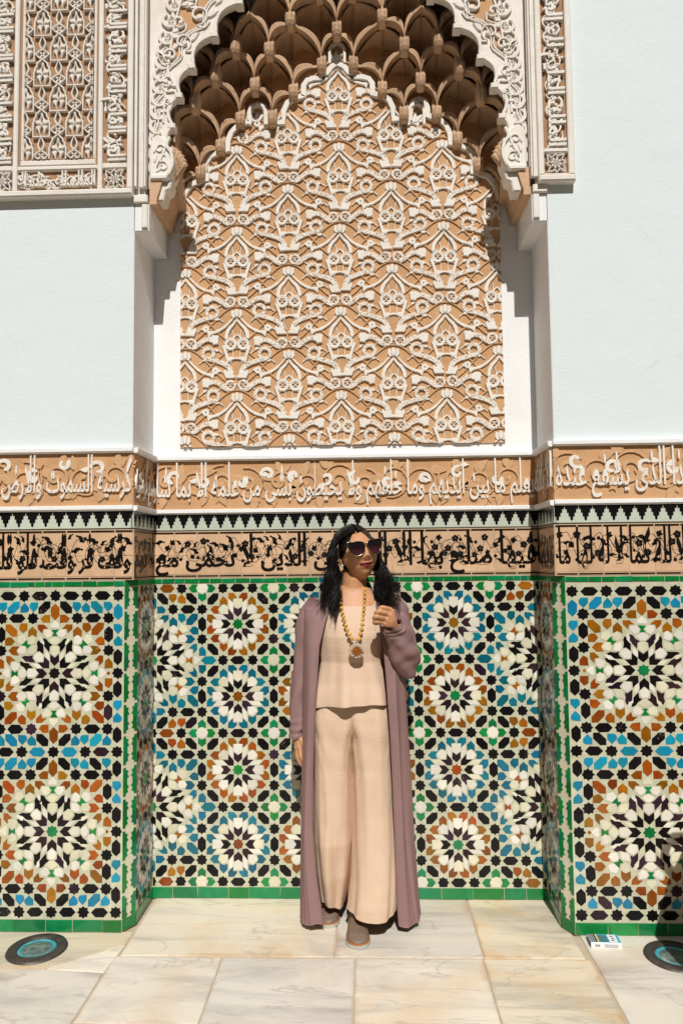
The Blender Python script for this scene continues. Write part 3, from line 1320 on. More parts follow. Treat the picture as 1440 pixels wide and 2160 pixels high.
def tile_frieze(parent, x0, x1, mtx, text, seed, k=3.6, letters=True, step=0.098, ph=0.0):
    b = bed('tile_frieze', x0, x1, Z_F0, Z_F1, parent, mtx, 'grout')
    zr = (Z_F0, Z_F0 + .014, (Z_F0 + Z_F1) / 2 - .004, Z_F1 - .012, Z_F1)
    xs = [x0]
    x = x0 + ph
    while x < x1 - 0.02:
        if x > x0 + 0.015:
            xs.append(x)
        x += step * random.uniform(.97, 1.03)
    xs.append(x1)
    for i in range(len(xs) - 1):
        for r in range(4):
            mb = MB()
            q = .0009
            mb.relief([(xs[i] + q, zr[r] + q), (xs[i + 1] - q, zr[r] + q), (xs[i + 1] - q, zr[r + 1] - q), (xs[i] + q, zr[r + 1] - q)], 0, 0.0016, 0.0006, tilt=0.004)
            if r in (0, 3):
                # black line glazed along the outer edge
                zz = (zr[r] + .0045, zr[r] + .0105) if r == 0 else (zr[r] + .002, zr[r] + .0085)
                mb.relief([(xs[i] + .003, zz[0]), (xs[i + 1] - .0025, zz[0]), (xs[i + 1] - .0025, zz[1]), (xs[i] + .003, zz[1])], 0.0012, 0.0028, 0, 1)
            mb.make('frieze_tile', ['buff_tile', 'black_paint'], b, mtx=wm[b.name])
    m2 = wm[b.name] @ TR(0, -0.0017)
    painted = MB()
    wm['_tmp'] = m2
    class _P:
        name = '_tmp'
    # vines and letters lie on the tile faces
    o_before = set(COL.objects)
    rg = seed
    hold = wm[b.name]
    wm[b.name] = m2
    try:
        pv_parent = b
        mbp = painted_vines_mesh(x0, x1, zr[1] + .001, zr[3] - .001, rg)
    finally:
        wm[b.name] = hold
    o = link('painted_vine', mbp, b, mtx=m2)
    o['kind'] = 'stuff'
    if letters:
        write(text, x0 + .008, x1 - .008, zr[1] + .036, (zr[3] - zr[1]) - .040, 0, 0.0024, 0.024, k, 'black_paint', b, mtx=m2)
    return b


def painted_vines_mesh(x0, x1, z0, z1, seed):
    holder = bpy.data.objects.new('vine_holder', None)
    wm[holder.name] = Matrix.Identity(4)
    painted_vines(holder, x0, x1, z0, z1, seed)
    o = [c for c in holder.children][0]
    me = o.data
    bpy.data.objects.remove(o)
    bpy.data.objects.remove(holder)
    return me


def stucco_frieze(parent, x0, x1, mtx, text, seed, white='white_stucco', k=3.1):
    b = bed('stucco_frieze', x0, x1, Z_S0, Z_S1, parent, mtx, 'tan_stucco')
    rg = random.Random(seed)
    h = Z_S1 - Z_S0
    mb = MB()
    x = x0 + .05
    up = 1
    while x < x1:
        r = h * rg.uniform(.30, .37)
        cz = Z_S0 + h * (0.56 if up > 0 else 0.50)
        a0 = rg.uniform(0, 6.28)
        s = up
        pts = spiral(x, cz, r, r * .16, a0, s * 1.55, 30)
        ws = [h * (.034 + .035 * (i / 29)) for i in range(30)]
        mb.strip(pts, ws, 0, 0.0075)
        e = pts[-1]
        mb.disc(e[0], e[1], h * .05, 0, 0.0083)
        for q in (4, 9, 14):
            p = pts[q]
            aa = a0 + s * 3.1 * pi * q / 29
            mb.relief(leaf(p[0], p[1], h * .32, h * .17, aa + s * rg.uniform(.4, 1.1)), 0, 0.0066 + .0004 * q / 14, 0.002)
            mb.relief(leaf(p[0], p[1], h * .20, h * .10, aa + s * rg.uniform(-.5, .2)), 0, 0.0049 + .0004 * q / 14, 0.002)
        x += r * rg.uniform(1.55, 1.85)
        up = -up
    o = mb.make('vine_relief', 'vine_stucco', b, mtx=wm[b.name], clip=(x0, x1, Z_S0 + .002, Z_S1 - .002))
    o['kind'] = 'stuff'
    # pale curled stems over the letters' heads
    mb = MB()
    x = x0 + .09
    while x < x1 - .05:
        cz = Z_S0 + h * rg.uniform(.52, .82)
        pts = spiral(x, cz, h * rg.uniform(.11, .17), h * .045, rg.uniform(0, 6), rg.choice((-1, 1)) * .8, 16)
        dd = rg.uniform(.0078, .0088)
        mb.strip(pts, [h * (.05 + .03 * sin(pi * i / 15)) for i in range(16)], 0, dd)
        mb.relief(leaf(pts[0][0], pts[0][1], h * .2, h * .1, rg.uniform(0, 6.28)), 0, dd + .0011, 0.002)
        x += rg.uniform(.11, .17)
    mb.make('curl_relief', white, b, mtx=wm[b.name], clip=(x0, x1, Z_S0 + .004, Z_S1 - .004))
    write(text, x0 + .006, x1 - .006, Z_S0 + h * .27, h * .70, 0, 0.0115, 0.013, k, white, b, mtx=wm[b.name])
    return b


def mould(parent, x0, x1, mtx, z0, z1, out, material='niche_plaster'):
    mb = MB()
    P = [(0, z0), (-out * .55, z0), (-out, z0 + (z1 - z0) * .3), (-out, z1 - .002), (-out + .002, z1), (0.01, z1)]
    n = max(2, int((x1 - x0) / .05))
    mb.grid([[(x0 + (x1 - x0) * i / n, a + .0006 * noise.noise(Vector((i * .7, a * 40, z0 * 9))), b + .0008 * noise.noise(Vector((i * .5, b * 60, 3)))) for a, b in P] for i in range(n + 1)])
    mb.face([(x0, a, b) for a, b in P][::-1])
    mb.face([(x1, a, b) for a, b in P])
    mb.make('moulding', material, parent, mtx=mtx)


HEAD_Z = (Z_T1 + 0.05)
# ---- one run of wall ornament
def courses(parent, x0, x1, mtx, txt_tile, txt_stucco, seed, pitch, ph, white, fr_x=None):
    f0, f1 = fr_x or (x0, x1)
    if txt_tile is not None:
        tile_frieze(parent, f0, f1, mtx, txt_tile, seed, ph=random.uniform(.03, .09))
    b = bed('merlon_course', f0, f1, Z_M0, Z_M1, parent, mtx, 'merlon_glaze')
    merlons(b, f0, f1, Z_M0, Z_M1, pitch, ph)
    if txt_stucco:
        stucco_frieze(parent, f0, f1, mtx @ TR(0, .004), txt_stucco, seed + 5, white)
    mould(parent, f0, f1, mtx, Z_L0, Z_L1, .014)
    mould(parent, f0, f1, mtx, Z_U0, Z_U1, .016)
    b = bed('edging_course', x0, x1, Z_G0 - .003, Z_G1 + .004, parent, mtx, 'grout')
    row_of_tiles(b, x0, x1, Z_G0, Z_G1, .03, .075)
    b = bed('skirting', x0, x1, 0.0, Z_SK, parent, mtx, 'grout')
    row_of_tiles(b, x0, x1, .001, Z_SK - .001, .085, .14, 'skirting_tile')


# niche back wall
YB = D - 0.012
MN = TR(0, YB)
courses(niche, -W + .012, W - .012, MN, 'فيها صلح بها الا اليوم فى الدين لا نحمى مع', 'يعلم ما بين ايديهم وما خلفهم ولا يحيطون بشى من علمه الا بما شا', 21, .0545, .02, 'bright_stucco')
bd = bed('dado', -W + .012, W - .012, Z_SK, Z_G0 - .003, niche, MN)
A_ = 0.1553
F = Field(-0.8385, 1.001, A_, A_, -W + .014, W - .014, Z_SK + .003, Z_T1)
for side in (0, 10.8):
    for oz, core in ((0, 'green_glaze'), (-4, 'green_glaze')):
        for k, p, c in large_rosette(core, 'teal_glaze', 'black_glaze', 'brown_glaze', 'plum_glaze'):
            F.add(k, p, c, side, oz)
for cxi in range(4):
    for r in range(4):
        blue = (cxi + r) % 2 == 1
        core = 'brown_glaze' if blue else ('green_glaze' if random.random() < .7 else 'brown_glaze')
        for k, p, c in small_rosette(core, 'teal_glaze' if blue else 'brown_glaze'):
            F.add(k, p, c, 2.4 + 2 * cxi, 1 - 2 * r)
        X, Z = 2.4 + 2 * cxi, 1 - 2 * r
        for sx in (-1, 1):
            for sz in (-1, 1):
                F.add('hexagon_tile', at(DIAG if sx * sz > 0 else mirx(DIAG), sx * .70, sz * .70), 'black_glaze', X, Z)
                F.add('star_tile', star8(sx, sz * .417), 'black_glaze', X, Z)
                F.add('star_tile', star8(sx * .417, sz), 'black_glaze', X, Z)
        for sx in (-1, 1):
            F.add('hexagon_tile', at(HEXV, sx, 0), 'black_glaze', X, Z)
            F.add('hexagon_tile', at(HEXH, 0, sx), 'black_glaze', X, Z)
for gx in range(5):
    for gz in range(5):
        X, Z = 1.4 + 2 * gx, 2 - 2 * gz
        if gx in (0, 4) and gz in (1, 3):
            s = 1 if gx == 0 else -1
            F.add('hexagon_tile', HEXH, 'teal_glaze', X + .18 * s, Z)
            F.add('petal_tile', at(PENT_U, 0, .25), 'teal_glaze', X, Z)
            F.add('petal_tile', at(PENT_D, 0, -.25), 'teal_glaze', X, Z)
            continue
        F.add('star_tile', star8(0, 0, .172), 'white_glaze', X, Z)
        for k in range(4):
            F.add('petal_tile', rot4(CROSSP, k), 'green_glaze', X, Z)
for side, s in ((0, 1), (10.8, -1)):
    for oz in (0, -4):
        for sz in (1, -1):
            def A(kind, p, c, x, z):
                F.add(kind, at(p if s > 0 else mirx(p), s * x, sz * z), c, side, oz)
            fl = (lambda p: [(x, z * sz) for x, z in p])
            A('star_tile', star8(0, 0), 'black_glaze', .58, 1.42)
            A('hexagon_tile', HEXH, 'black_glaze', 1.0, 1.42)
            A('star_tile', star8(0, 0), 'black_glaze', 1.40, 1.42)
            A('hexagon_tile', HEXV, 'teal_glaze', 0, 1.585)
            A('hexagon_tile', fl(DIAG), 'black_glaze', .285, 1.715)
            A('petal_tile', fl(PENT_D), 'brown_glaze', .57, 1.735)
            A('petal_tile', fl(PENT_U), 'brown_glaze', .82, 1.705)
            A('hexagon_tile', fl(DIAG), 'black_glaze', 1.10, 1.715)
            A('star_tile', star8(0, 0), 'black_glaze', 0, 2.0)
            A('hexagon_tile', HEXH, 'brown_glaze', .41, 2.0)
            A('star_tile', star8(0, 0), 'black_glaze', .82, 2.0)
lay(F, bd, hidden=lambda x, z: -.09 < x < .20)

# piers
for p, s, cx in ((pier_l, -1, -1.145), (pier_r, 1, 1.158)):
    xe = 0.868
    x_in, x_out = (-2.4, -xe) if s < 0 else (xe, 2.4)
    Mp = TR(0, -0.013)
    fr = (-2.4, -.834) if s < 0 else (.834, 2.4)
    hid = []
    courses(p, x_in, x_out, Mp, None, None, 31 + s, .0545, .012, None, fr)
    if s < 0:
        stucco_frieze(p, -1.45, -.834, Mp @ TR(0, .004), 'كرسيه السموت والارض ولا', 35, 'white_stucco')
        stucco_frieze(p, -2.4, -1.45, Mp @ TR(0, .004), 'يوده حفظهما وهو العلى العظيم', 36, 'white_stucco')
    else:
        stucco_frieze(p, .834, 1.45, Mp @ TR(0, .004), 'من ذا الذى يشفع عنده', 37, 'bright_stucco')
        stucco_frieze(p, 1.45, 2.4, Mp @ TR(0, .004), 'له ما فى السموت وما فى الارض', 38, 'bright_stucco')
    if s < 0:
        tile_frieze(p, -1.45, -.834, Mp, 'وقف فر وقت فلو قلت', 61, ph=.05)
        tile_frieze(p, -2.4, -1.45, Mp, '', 63, letters=False)
    else:
        tile_frieze(p, .834, 1.45, Mp, 'كل الا لله كما لا له لها ما', 67, ph=.085)
        tile_frieze(p, 1.45, 2.4, Mp, '', 69, letters=False)
    bd = bed('dado', x_in, x_out, Z_SK, Z_G0 - .003, p, Mp)
    ax = (abs(cx) - .874) / 1.755
    az = .1528
    F = Field(cx, .992, ax, az, x_in + .002, x_out - .002, Z_SK + .003, Z_T1)
    for nb in (0, s):
        ox = nb * 3.27
        for oz in (0, -4):
            core = 'green_glaze' if (oz or s > 0) else 'black_glaze'
            for k, q, c in large_rosette(core, 'brown_glaze', 'black_glaze' if s < 0 else 'plum_glaze', 'green_glaze', 'plum_glaze' if s < 0 else 'black_glaze'):
                # edge columns take the place of the outermost pieces at the sides
                F.add(k, q, c, ox, oz)
            for sz in (1, -1):
                fl = (lambda q: [(x, z * sz) for x, z in q])
                for sx in (1, -1):
                    def A(kind, q, c, x, z):
                        F.add(kind, at(q if sx > 0 else mirx(q), sx * x, sz * z), c, ox, oz)
                    A('star_tile', star8(0, 0), 'black_glaze', .58, 1.42)
                    A('hexagon_tile', HEXH, 'black_glaze', .99, 1.42)
                    A('star_tile', star8(0, 0), 'black_glaze', 1.39, 1.42)
                    A('hexagon_tile', HEXV, 'black_glaze', 1.40, 1.0)
                    A('star_tile', star8(0, 0), 'black_glaze', 1.40, .585)
                    A('petal_tile', fl(PENT_U), 'brown_glaze', 1.40, .26)
                    A('hexagon_tile', HEXV, 'brown_glaze', 0, 1.585)
                    A('hexagon_tile', fl(DIAG), 'black_glaze', .285, 1.70)
                    A('petal_tile', fl(PENT_D), 'sky_glaze', .565, 1.72)
                    A('petal_tile', fl(PENT_U), 'sky_glaze', .80, 1.69)
                    A('hexagon_tile', fl(DIAG), 'sky_glaze' if random.random() < .5 else 'black_glaze', 1.09, 1.70)
                    A('petal_tile', fl(PENT_D), 'sky_glaze', 1.375, 1.72)
                    A('star_tile', star8(0, 0), 'black_glaze', 0, 2.0)
                    A('hexagon_tile', HEXH, 'sky_glaze' if (oz == 0) == (sz < 0) else 'black_glaze', .41, 2.0)
                    A('star_tile', star8(0, 0), 'black_glaze', .82, 2.0)
                    A('hexagon_tile', HEXH, 'black_glaze', 1.23, 2.0)
                    A('star_tile', star8(0, 0), 'black_glaze', 1.64, 2.0)
                    A('star_tile', star8(0, 0), 'black_glaze', 1.64, 0)
                    A('hexagon_tile', HEXV, 'black_glaze', 1.64, .41)
                    A('petal_tile', fl(PENT_U), 'sky_glaze', 1.64, .82)
                    A('petal_tile', fl(PENT_D), 'sky_glaze', 1.64, 1.14)
                    A('hexagon_tile', HEXV, 'sky_glaze' if sz > 0 and oz == 0 else 'black_glaze', 1.64, 1.575)
                    A('bow_tile', [(0, .05), (.05, 0), (0, -.05), (-.05, 0)], 'brown_glaze', 1.40, 0)
    lay(F, bd, hidden=lambda x, z: abs(x) > 1.46)

    # chamfered corner strip of green and cream
    L = .070
    if s < 0:
        Mc = TR(-.868, -.013) @ RZ(59)
    else:
        Mc = TR(.832, .047) @ RZ(-59)
    cb = bed('corner_strip', 0, L, Z_SK, Z_G0 - .003, p, Mc, 'cream_glaze', .01)
    per = .122
    zz = Z_SK - .03
    a = L
    n = 0
    while zz < Z_G0:
        for hz in (0, 1):
            z0_, sgn = (zz, 1) if hz == 0 else (zz + per, -1)
            side = [(.0, .006), (.20, .006), (.22, .016), (.38, .020), (.31, .032), (.43, .043), (.31, .048), (.31, .0607), (.0, .0607)]
            for mir in (0, 1):
                poly = [((L * q if not mir else L * (1 - q)), z0_ + sgn * r) for q, r in side]
                poly = clip_poly(poly, .0012, L - .0012, Z_SK + .001, Z_G0 - .004)
                if len(poly) > 2:
                    mb = MB()
                    mb.relief(poly, 0, .002, .0009)
                    mb.make('green_tile', 'green_glaze', cb, mtx=wm[cb.name])
        zz += per
    for nm, za, zb in (('skirting', 0.0, Z_SK), ('edging_course', Z_G0 - .003, Z_G1 + .004)):
        b2 = bed(nm, 0, L, za, zb, p, Mc, 'grout', .01)
        row_of_tiles(b2, 0, L, za + .002, zb - .002, .07, .07, 'skirting_tile' if za == 0 else 'edging_tile')

    # reveal inside the niche, tiled in small rosettes
    y0, y1 = .047, YB
    Mr = (TR(-.832, 0) @ RZ(90)) if s < 0 else (TR(.832, 0) @ RZ(-90))
    lx0, lx1 = (y0, y1) if s < 0 else (-y1, -y0)
    bd = bed('reveal_dado', lx0, lx1, Z_SK, Z_G0 - .003, p, Mr, th=.012)
    F = Field((lx0 + lx1) / 2, 1.156, A_ * .96, A_, lx0 + .002, lx1 - .002, Z_SK + .003, Z_T1)
    for r in range(4):
        for k, q, c in small_rosette('green_glaze', 'sky_glaze' if r % 2 else 'brown_glaze'):
            F.add(k, q, c, 0, -2 * r)
        for sx in (-1, 1):
            for sz in (-1, 1):
                F.add('hexagon_tile', at(DIAG if sx * sz > 0 else mirx(DIAG), sx * .70, sz * .70), 'black_glaze', 0, -2 * r)
                F.add('star_tile', star8(sx * .417, sz), 'black_glaze', 0, -2 * r)
            F.add('hexagon_tile', at(HEXH, 0, sx), 'black_glaze', 0, -2 * r)
    lay(F, bd, cap=0, name='reveal_mosaic')
    b2 = bed('skirting', lx0, lx1, 0, Z_SK, p, Mr, 'grout', .012)
    row_of_tiles(b2, lx0, lx1, .001, Z_SK - .001, .09, .14, 'skirting_tile')
    # courses above run to the sharp corner
    lx0, lx1 = (-.013, YB) if s < 0 else (-YB, .013)
    b2 = bed('edging_course', (.047 if s < 0 else lx0), (lx1 if s < 0 else -.047), Z_G0 - .003, Z_G1 + .004, p, Mr, 'grout', .012)
    row_of_tiles(b2, (.047 if s < 0 else lx0), (lx1 if s < 0 else -.047), Z_G0, Z_G1, .04, .07)
    tile_frieze(p, lx0, lx1, Mr, 'لا نوم' if s < 0 else 'وبها', 41 + s, ph=.06)
    b2 = bed('merlon_course', lx0, lx1, Z_M0, Z_M1, p, Mr, 'merlon_glaze', .012)
    merlons(b2, lx0, lx1, Z_M0, Z_M1, .0545, .02)
    stucco_frieze(p, lx0, lx1, Mr @ TR(0, .004), 'وسع كرسيه' if s < 0 else 'الا باذنه', 51 + s)
    mould(p, lx0, lx1, Mr, Z_L0, Z_L1, .014)
    mould(p, lx0, lx1, Mr, Z_U0, Z_U1, .016)

# ------------------------------------------------------------------ carved arabesque panel on the niche wall
def PX(x, y, dep=D):
    """world x, z of a point measured on the plane at depth dep (survey of the wall)"""
    d = F_ + R_ * ((x - 720) / 1557.83) + U_ * ((1080 - y) / 1557.83)
    t = (dep + 2.9352) / d.y
    return (0.097 + d.x * t, 1.4316 + d.z * t)


PXL, PXR, PZ0, PZ1 = -0.722, 0.706, 1.932, 3.66
panel = thing('arabesque_panel', 'tan carved plaster panel with pale palmette arabesque under the honeycomb arch', 'carved panel', (0, D, 1.93))
mb = MB()
mb.box(PXL, PXR, D - .006, D - .001, PZ0, 3.02)
mb.box(PXL, PXR, D - .006, D - .001, 3.02, PZ1 + .2)
mb.make('panel_ground', 'tan_stucco', panel)
KX = 1 / (9 * 484.0)
CWID, CHGT = 0.462, 0.3775
YP = D - .006            # ground plane of the panel


def mkpart(fn):
    mb = MB()
    fn(mb)
    return mb


def both(mb, poly, d0, d1, bev=.002):
    for s in (1, -1):
        mb.relief([(s * x * KX, -y * KX) for x, y in poly], d0, d1, bev)


def p_bud(mb):
    both(mb, [(0, -190), (38, -140), (45, -60), (0, -8)], 0, .012)
    both(mb, [(44, -130), (100, -165), (112, -60), (75, 2), (20, -10), (50, -60)], 0, .011)


def p_horns(mb):
    both(mb, [(2, 0), (66, 95), (165, 172), (220, 260), (243, 355), (236, 425), (176, 402), (168, 320), (128, 228), (52, 140), (2, 66)], 0, .012)
    for s in (1, -1):
        mb.strip([(s * x * KX, -y * KX) for x, y in ((95, 230), (70, 330), (75, 420))], 14 * KX, 0, .008)
        mb.strip([(s * x * KX, -y * KX) for x, y in ((0, 320), (45, 365), (80, 420))], 26 * KX, 0, .009)


def p_ring(mb):
    mb.ring(0, 0, 64 * KX, 124 * KX, 0, .0105)
    for k in range(18):
        a = 2 * pi * k / 18
        mb.disc(108 * KX * cos(a), 108 * KX * sin(a), 10 * KX, .011, .0135, n=5, bev=.0008)
    for a in (pi / 4, -pi / 4):
        mb.strip([(-66 * KX * cos(a), -66 * KX * sin(a)), (66 * KX * cos(a), 66 * KX * sin(a))], 14 * KX, 0, .008)


def p_foot(mb):
    for s in (1, -1):
        pts = [(s * x * KX, -y * KX) for x, y in smooth_path([(248, 545), (222, 640), (190, 740), (160, 850)], 5)]
        mb.strip(pts, [(54 + 30 * abs(i / (len(pts) - 1) - .5)) * KX for i in range(len(pts))], 0, .012)
    both(mb, [(0, 775), (55, 790), (120, 765), (200, 815), (190, 905), (150, 880), (80, 830), (0, 812)], 0, .0107)
    for s in (1, -1):
        mb.strip([(s * x * KX, -y * KX) for x, y in ((70, 620), (66, 780))], 14 * KX, 0, .007)
        mb.strip([(s * x * KX, -y * KX) for x, y in ((85, 830), (130, 930), (60, 1080))], 14 * KX, 0, .007)


def p_arm(mb, s=1):
    mb.relief([(s * x * KX, -y * KX) for x, y in [(90, 0), (190, 105), (310, 195), (420, 240), (500, 258), (548, 240), (575, 300), (553, 378), (505, 322), (470, 305), (350, 272), (225, 190), (125, 85), (62, 12)]], 0, .0114, .002)
    mb.ring(s * 600 * KX, -205 * KX, 14 * KX, 68 * KX, 0, .012, n=16)
    mb.strip([(s * 548 * KX, -262 * KX), (s * 580 * KX, -250 * KX)], 50 * KX, 0, .011)


def p_band(mb, s=1):
    """spectacle ring with outward scroll ending in a square head"""
    mb.ring(s * 122 * KX, 320 * KX, 60 * KX, 112 * KX, 0, .012, 1)
    for a in (pi / 4, -pi / 4):
        c = (s * 122 * KX, 320 * KX)
        mb.strip([(c[0] - 62 * KX * cos(a), c[1] - 62 * KX * sin(a)), (c[0] + 62 * KX * cos(a), c[1] + 62 * KX * sin(a))], 14 * KX, 0, .008)
    pts = [(s * x * KX, -y * KX) for x, y in smooth_path([(150, -215), (230, -265), (310, -335), (400, -385), (510, -400)], 5)]
    n = len(pts)
    mb.strip(pts, [(52 + 38 * min(1, i / 6)) * KX for i in range(n)], 0, .0125, 1)
    mb.relief([(s * x * KX, -y * KX) for x, y in [(478, -450), (520, -430), (530, -470), (665, -455), (650, -300), (540, -285), (545, -318), (480, -345)]], 0, .0138, .002)


def p_scroll(mb, s=1):
    """curled scroll rising from the little crown"""
    mb.ring(s * 540 * KX, -700 * KX, 68 * KX, 138 * KX, 0, .0125, 1)
    pts = [(s * x * KX, -y * KX) for x, y in smooth_path([(80, 1090), (140, 960), (240, 890), (350, 850), (470, 815), (570, 800)], 5)]
    n = len(pts)
    mb.strip(pts, [(102 - 22 * (i / (n - 1))) * KX for i in range(n)], 0, .012, 1)
    mb.relief([(s * x * KX, -y * KX) for x, y in [(6, 1130), (40, 1100), (70, 1010), (120, 1050), (170, 1040), (205, 1000), (235, 1060), (190, 1172), (6, 1165)]], 0, .0136, .002)


NM = {'bud_motif': (p_bud, 'bright_stucco'), 'palmette_motif': (p_horns, 'bright_stucco'), 'foot_motif': (p_foot, 'bright_stucco')}
SIDED = {'horn_motif': p_arm, 'band_motif': p_band, 'scroll_motif': p_scroll}
SH = {}


def prof_at(x):
    return interp([(-.722, 3.04), (-.62, 3.15), (-.523, 3.27), (-.42, 3.40), (-.25, 3.41), (-.164, 3.56), (0, 3.66), (.15, 3.56), (.235, 3.40), (.40, 3.40), (.505, 3.27), (.60, 3.15), (.706, 3.04)], x)[0]


def place(name, key, fn, mats, x, z):
    mb = MB()
    fn(mb)
    xs = [v[0] + x for v in mb.v]
    zs = [v[2] + z for v in mb.v]
    if max(xs) < PXL + .01 or min(xs) > PXR - .01 or max(zs) < PZ0 + .006 or min(zs) > PZ1:
        return
    cxm = min(max((max(xs) + min(xs)) / 2, PXL), PXR)
    if (min(zs) + max(zs)) / 2 > prof_at(cxm) + .03:
        return
    if min(xs) > PXL and max(xs) < PXR and min(zs) > PZ0:
        if key not in SH:
            SH[key] = mb.mesh(name, mats)
        me = SH[key]
    else:
        me = mb.mesh(name, mats, clip=(PXL + .001 - x, PXR - .001 - x, PZ0 + .001 - z, 9))
        if not me.polygons:
            return
    link(name, me, panel, mtx=Matrix.Translation((x, YP, z)) @ Matrix.Rotation(radians(random.gauss(0, .9)), 4, 'Y') @ Matrix.Diagonal((random.gauss(1, .008), random.uniform(.68, .86), random.gauss(1, .010), 1)))


# bud centres: a column at x = -.005 with buds at these heights, neighbours shifted by half
Z_BUD = PX(712, 494)[1]
for i in range(-4, 5):
    for j in range(-5, 7):
        x = -.006 + i * CWID / 2
        z = Z_BUD + (j + (0.5 if i % 2 else 0)) * CHGT
        if z < 1.75 or z > 4.1:
            continue
        for nm, (fn, mt) in NM.items():
            place(nm, nm, fn, [mt], x, z)
        for s in (1, -1):
            place('ring_motif', 'ring_motif', p_ring, ['bright_stucco'], x + s * 122 * KX, z - 515 * KX)
            for nm, fn in SIDED.items():
                place(nm, (nm, s), lambda mb, f=fn, q=s: f(mb, q), ['bright_stucco', 'pierced_stucco'], x, z)
# small side leaves that fill the ground between the motifs
mb = MB()
rgl = random.Random(9)
for i in range(-4, 5):
    for j in range(-5, 7):
        x = -.006 + i * CWID / 2
        z = Z_BUD + (j + (0.5 if i % 2 else 0)) * CHGT
        for s_ in (1, -1):
            for dx, dz, L, wd, an in ((330, -20, 150, 60, .35), (420, -470, 120, 55, 2.2), (345, -640, 110, 50, .4), (300, -1040, 120, 50, .2), (690, -560, 120, 50, 1.2)):
                px_, pz_ = x + s_ * dx * KX, z + dz * KX
                if PXL + .03 < px_ < PXR - .03 and PZ0 + .03 < pz_ < prof_at(px_) - .05:
                    an_ = an + rgl.gauss(0, .1)
                    mb.relief(leaf(px_, pz_, L * KX, wd * KX, an_ if s_ > 0 else pi - an_), 0, .0074, .0015)
                    mb.strip([(px_, pz_), (px_ - s_ * 60 * KX, pz_ - 50 * KX)], 16 * KX, 0, .006)
o = mb.make('side_leaf', 'bright_stucco', panel, mtx=TR(0, YP))
o['kind'] = 'stuff'
# thin interlaced ribs behind the motifs
mb = MB()
N = 120
for r in range(-1, 12):
    zc = Z_BUD + (r - 5) * CHGT / 2 - .03
    for ph in (0, 1):
        pts = []
        for k in range(N + 1):
            x = PXL + (PXR - PXL) * k / N
            pts.append((x, zc + (.083 if ph else -.083) * sin(pi * (x + .006) / (CWID / 2) + (pi / 2 if r % 2 else -pi / 2))))
        mb.strip(pts, .0062, 0, .0065, rnd=.6)
o = mb.make('rib_lattice', 'vine_stucco', panel, mtx=TR(0, YP), clip=(PXL + .001, PXR - .001, PZ0 + .001, 3.8))
o['kind'] = 'stuff'

# white stepped and scalloped border
half = [(387, 432), (392, 412), (405, 394), (430, 384), (438, 384), (438, 372), (432, 372), (434, 352), (446, 334), (472, 322), (482, 322), (482, 303), (489, 284), (503, 270), (524, 262),
        (528, 262), (528, 244), (532, 230), (545, 224), (558, 230), (563, 244), (563, 264), (599, 264), (599, 240), (607, 222), (622, 212), (637, 209), (641, 209), (641, 186), (648, 176), (662, 171), (676, 171), (676, 160), (690, 160), (700, 146), (711, 140)]
bl = [PX(a, b) for a, b in half]
bl[0] = (PXL + .006, bl[0][1])
br = [(-.014 - x, z) for x, z in bl[::-1]][1:]
mb = MB()
mb.strip(bl + br, .026, 0, .017, rnd=.8)
mb.make('scalloped_border', 'bright_stucco', panel, mtx=TR(0, YP))
# the two little niches with a bud in them and the one at the crown
for px, pz in ((545, 247), (711, 118), (877, 247)):
    x, z = PX(px, pz)
    mb = MB()
    mb.strip([(x - .034, z - .05), (x - .034, z + .012), (x - .025, z + .036), (x, z + .05), (x + .025, z + .036), (x + .034, z + .012), (x + .034, z - .05)], .013, 0, .022)
    for da in (-.7, 0, .7):
        mb.relief(leaf(x, z - .035, .05, .018, pi / 2 + da), 0, .012, .002)
    mb.make('bud_niche', 'bright_stucco', panel, mtx=TR(0, YP))

# ------------------------------------------------------------------ honeycomb vault
vault = thing('honeycomb_vault', 'brown plaster honeycomb vault hanging inside the arch above the carved panel', 'vault', (0, D, 3.0))
CX = [0, .072, .200, .295, .367, .440, .530, .620, .712]
JB = [4, 5, 4, 3, 2, 3, 2, 1, 0]
JS = [5.0, 5.0, 4.0, 3.2, 3.05, 2.95, 2.0, 1.0, 0.0]
TH = 0.122
XO = -.007


def col_x(i):
    a = min(abs(i), 9)
    x = CX[a] if a < 9 else CX[8] + .09
    return XO + (x if i > 0 else -x)


def Y_at(i, j):
    a = min(abs(i), 8)
    L = max(0, j - JS[a])
    return max(0.075, min(D - .016, D - .022 - .044 * L - .009 * L * L))


def arcf(s):
    return 1 + (1 - s ** 2.4) ** .5


def blend(u):
    return u


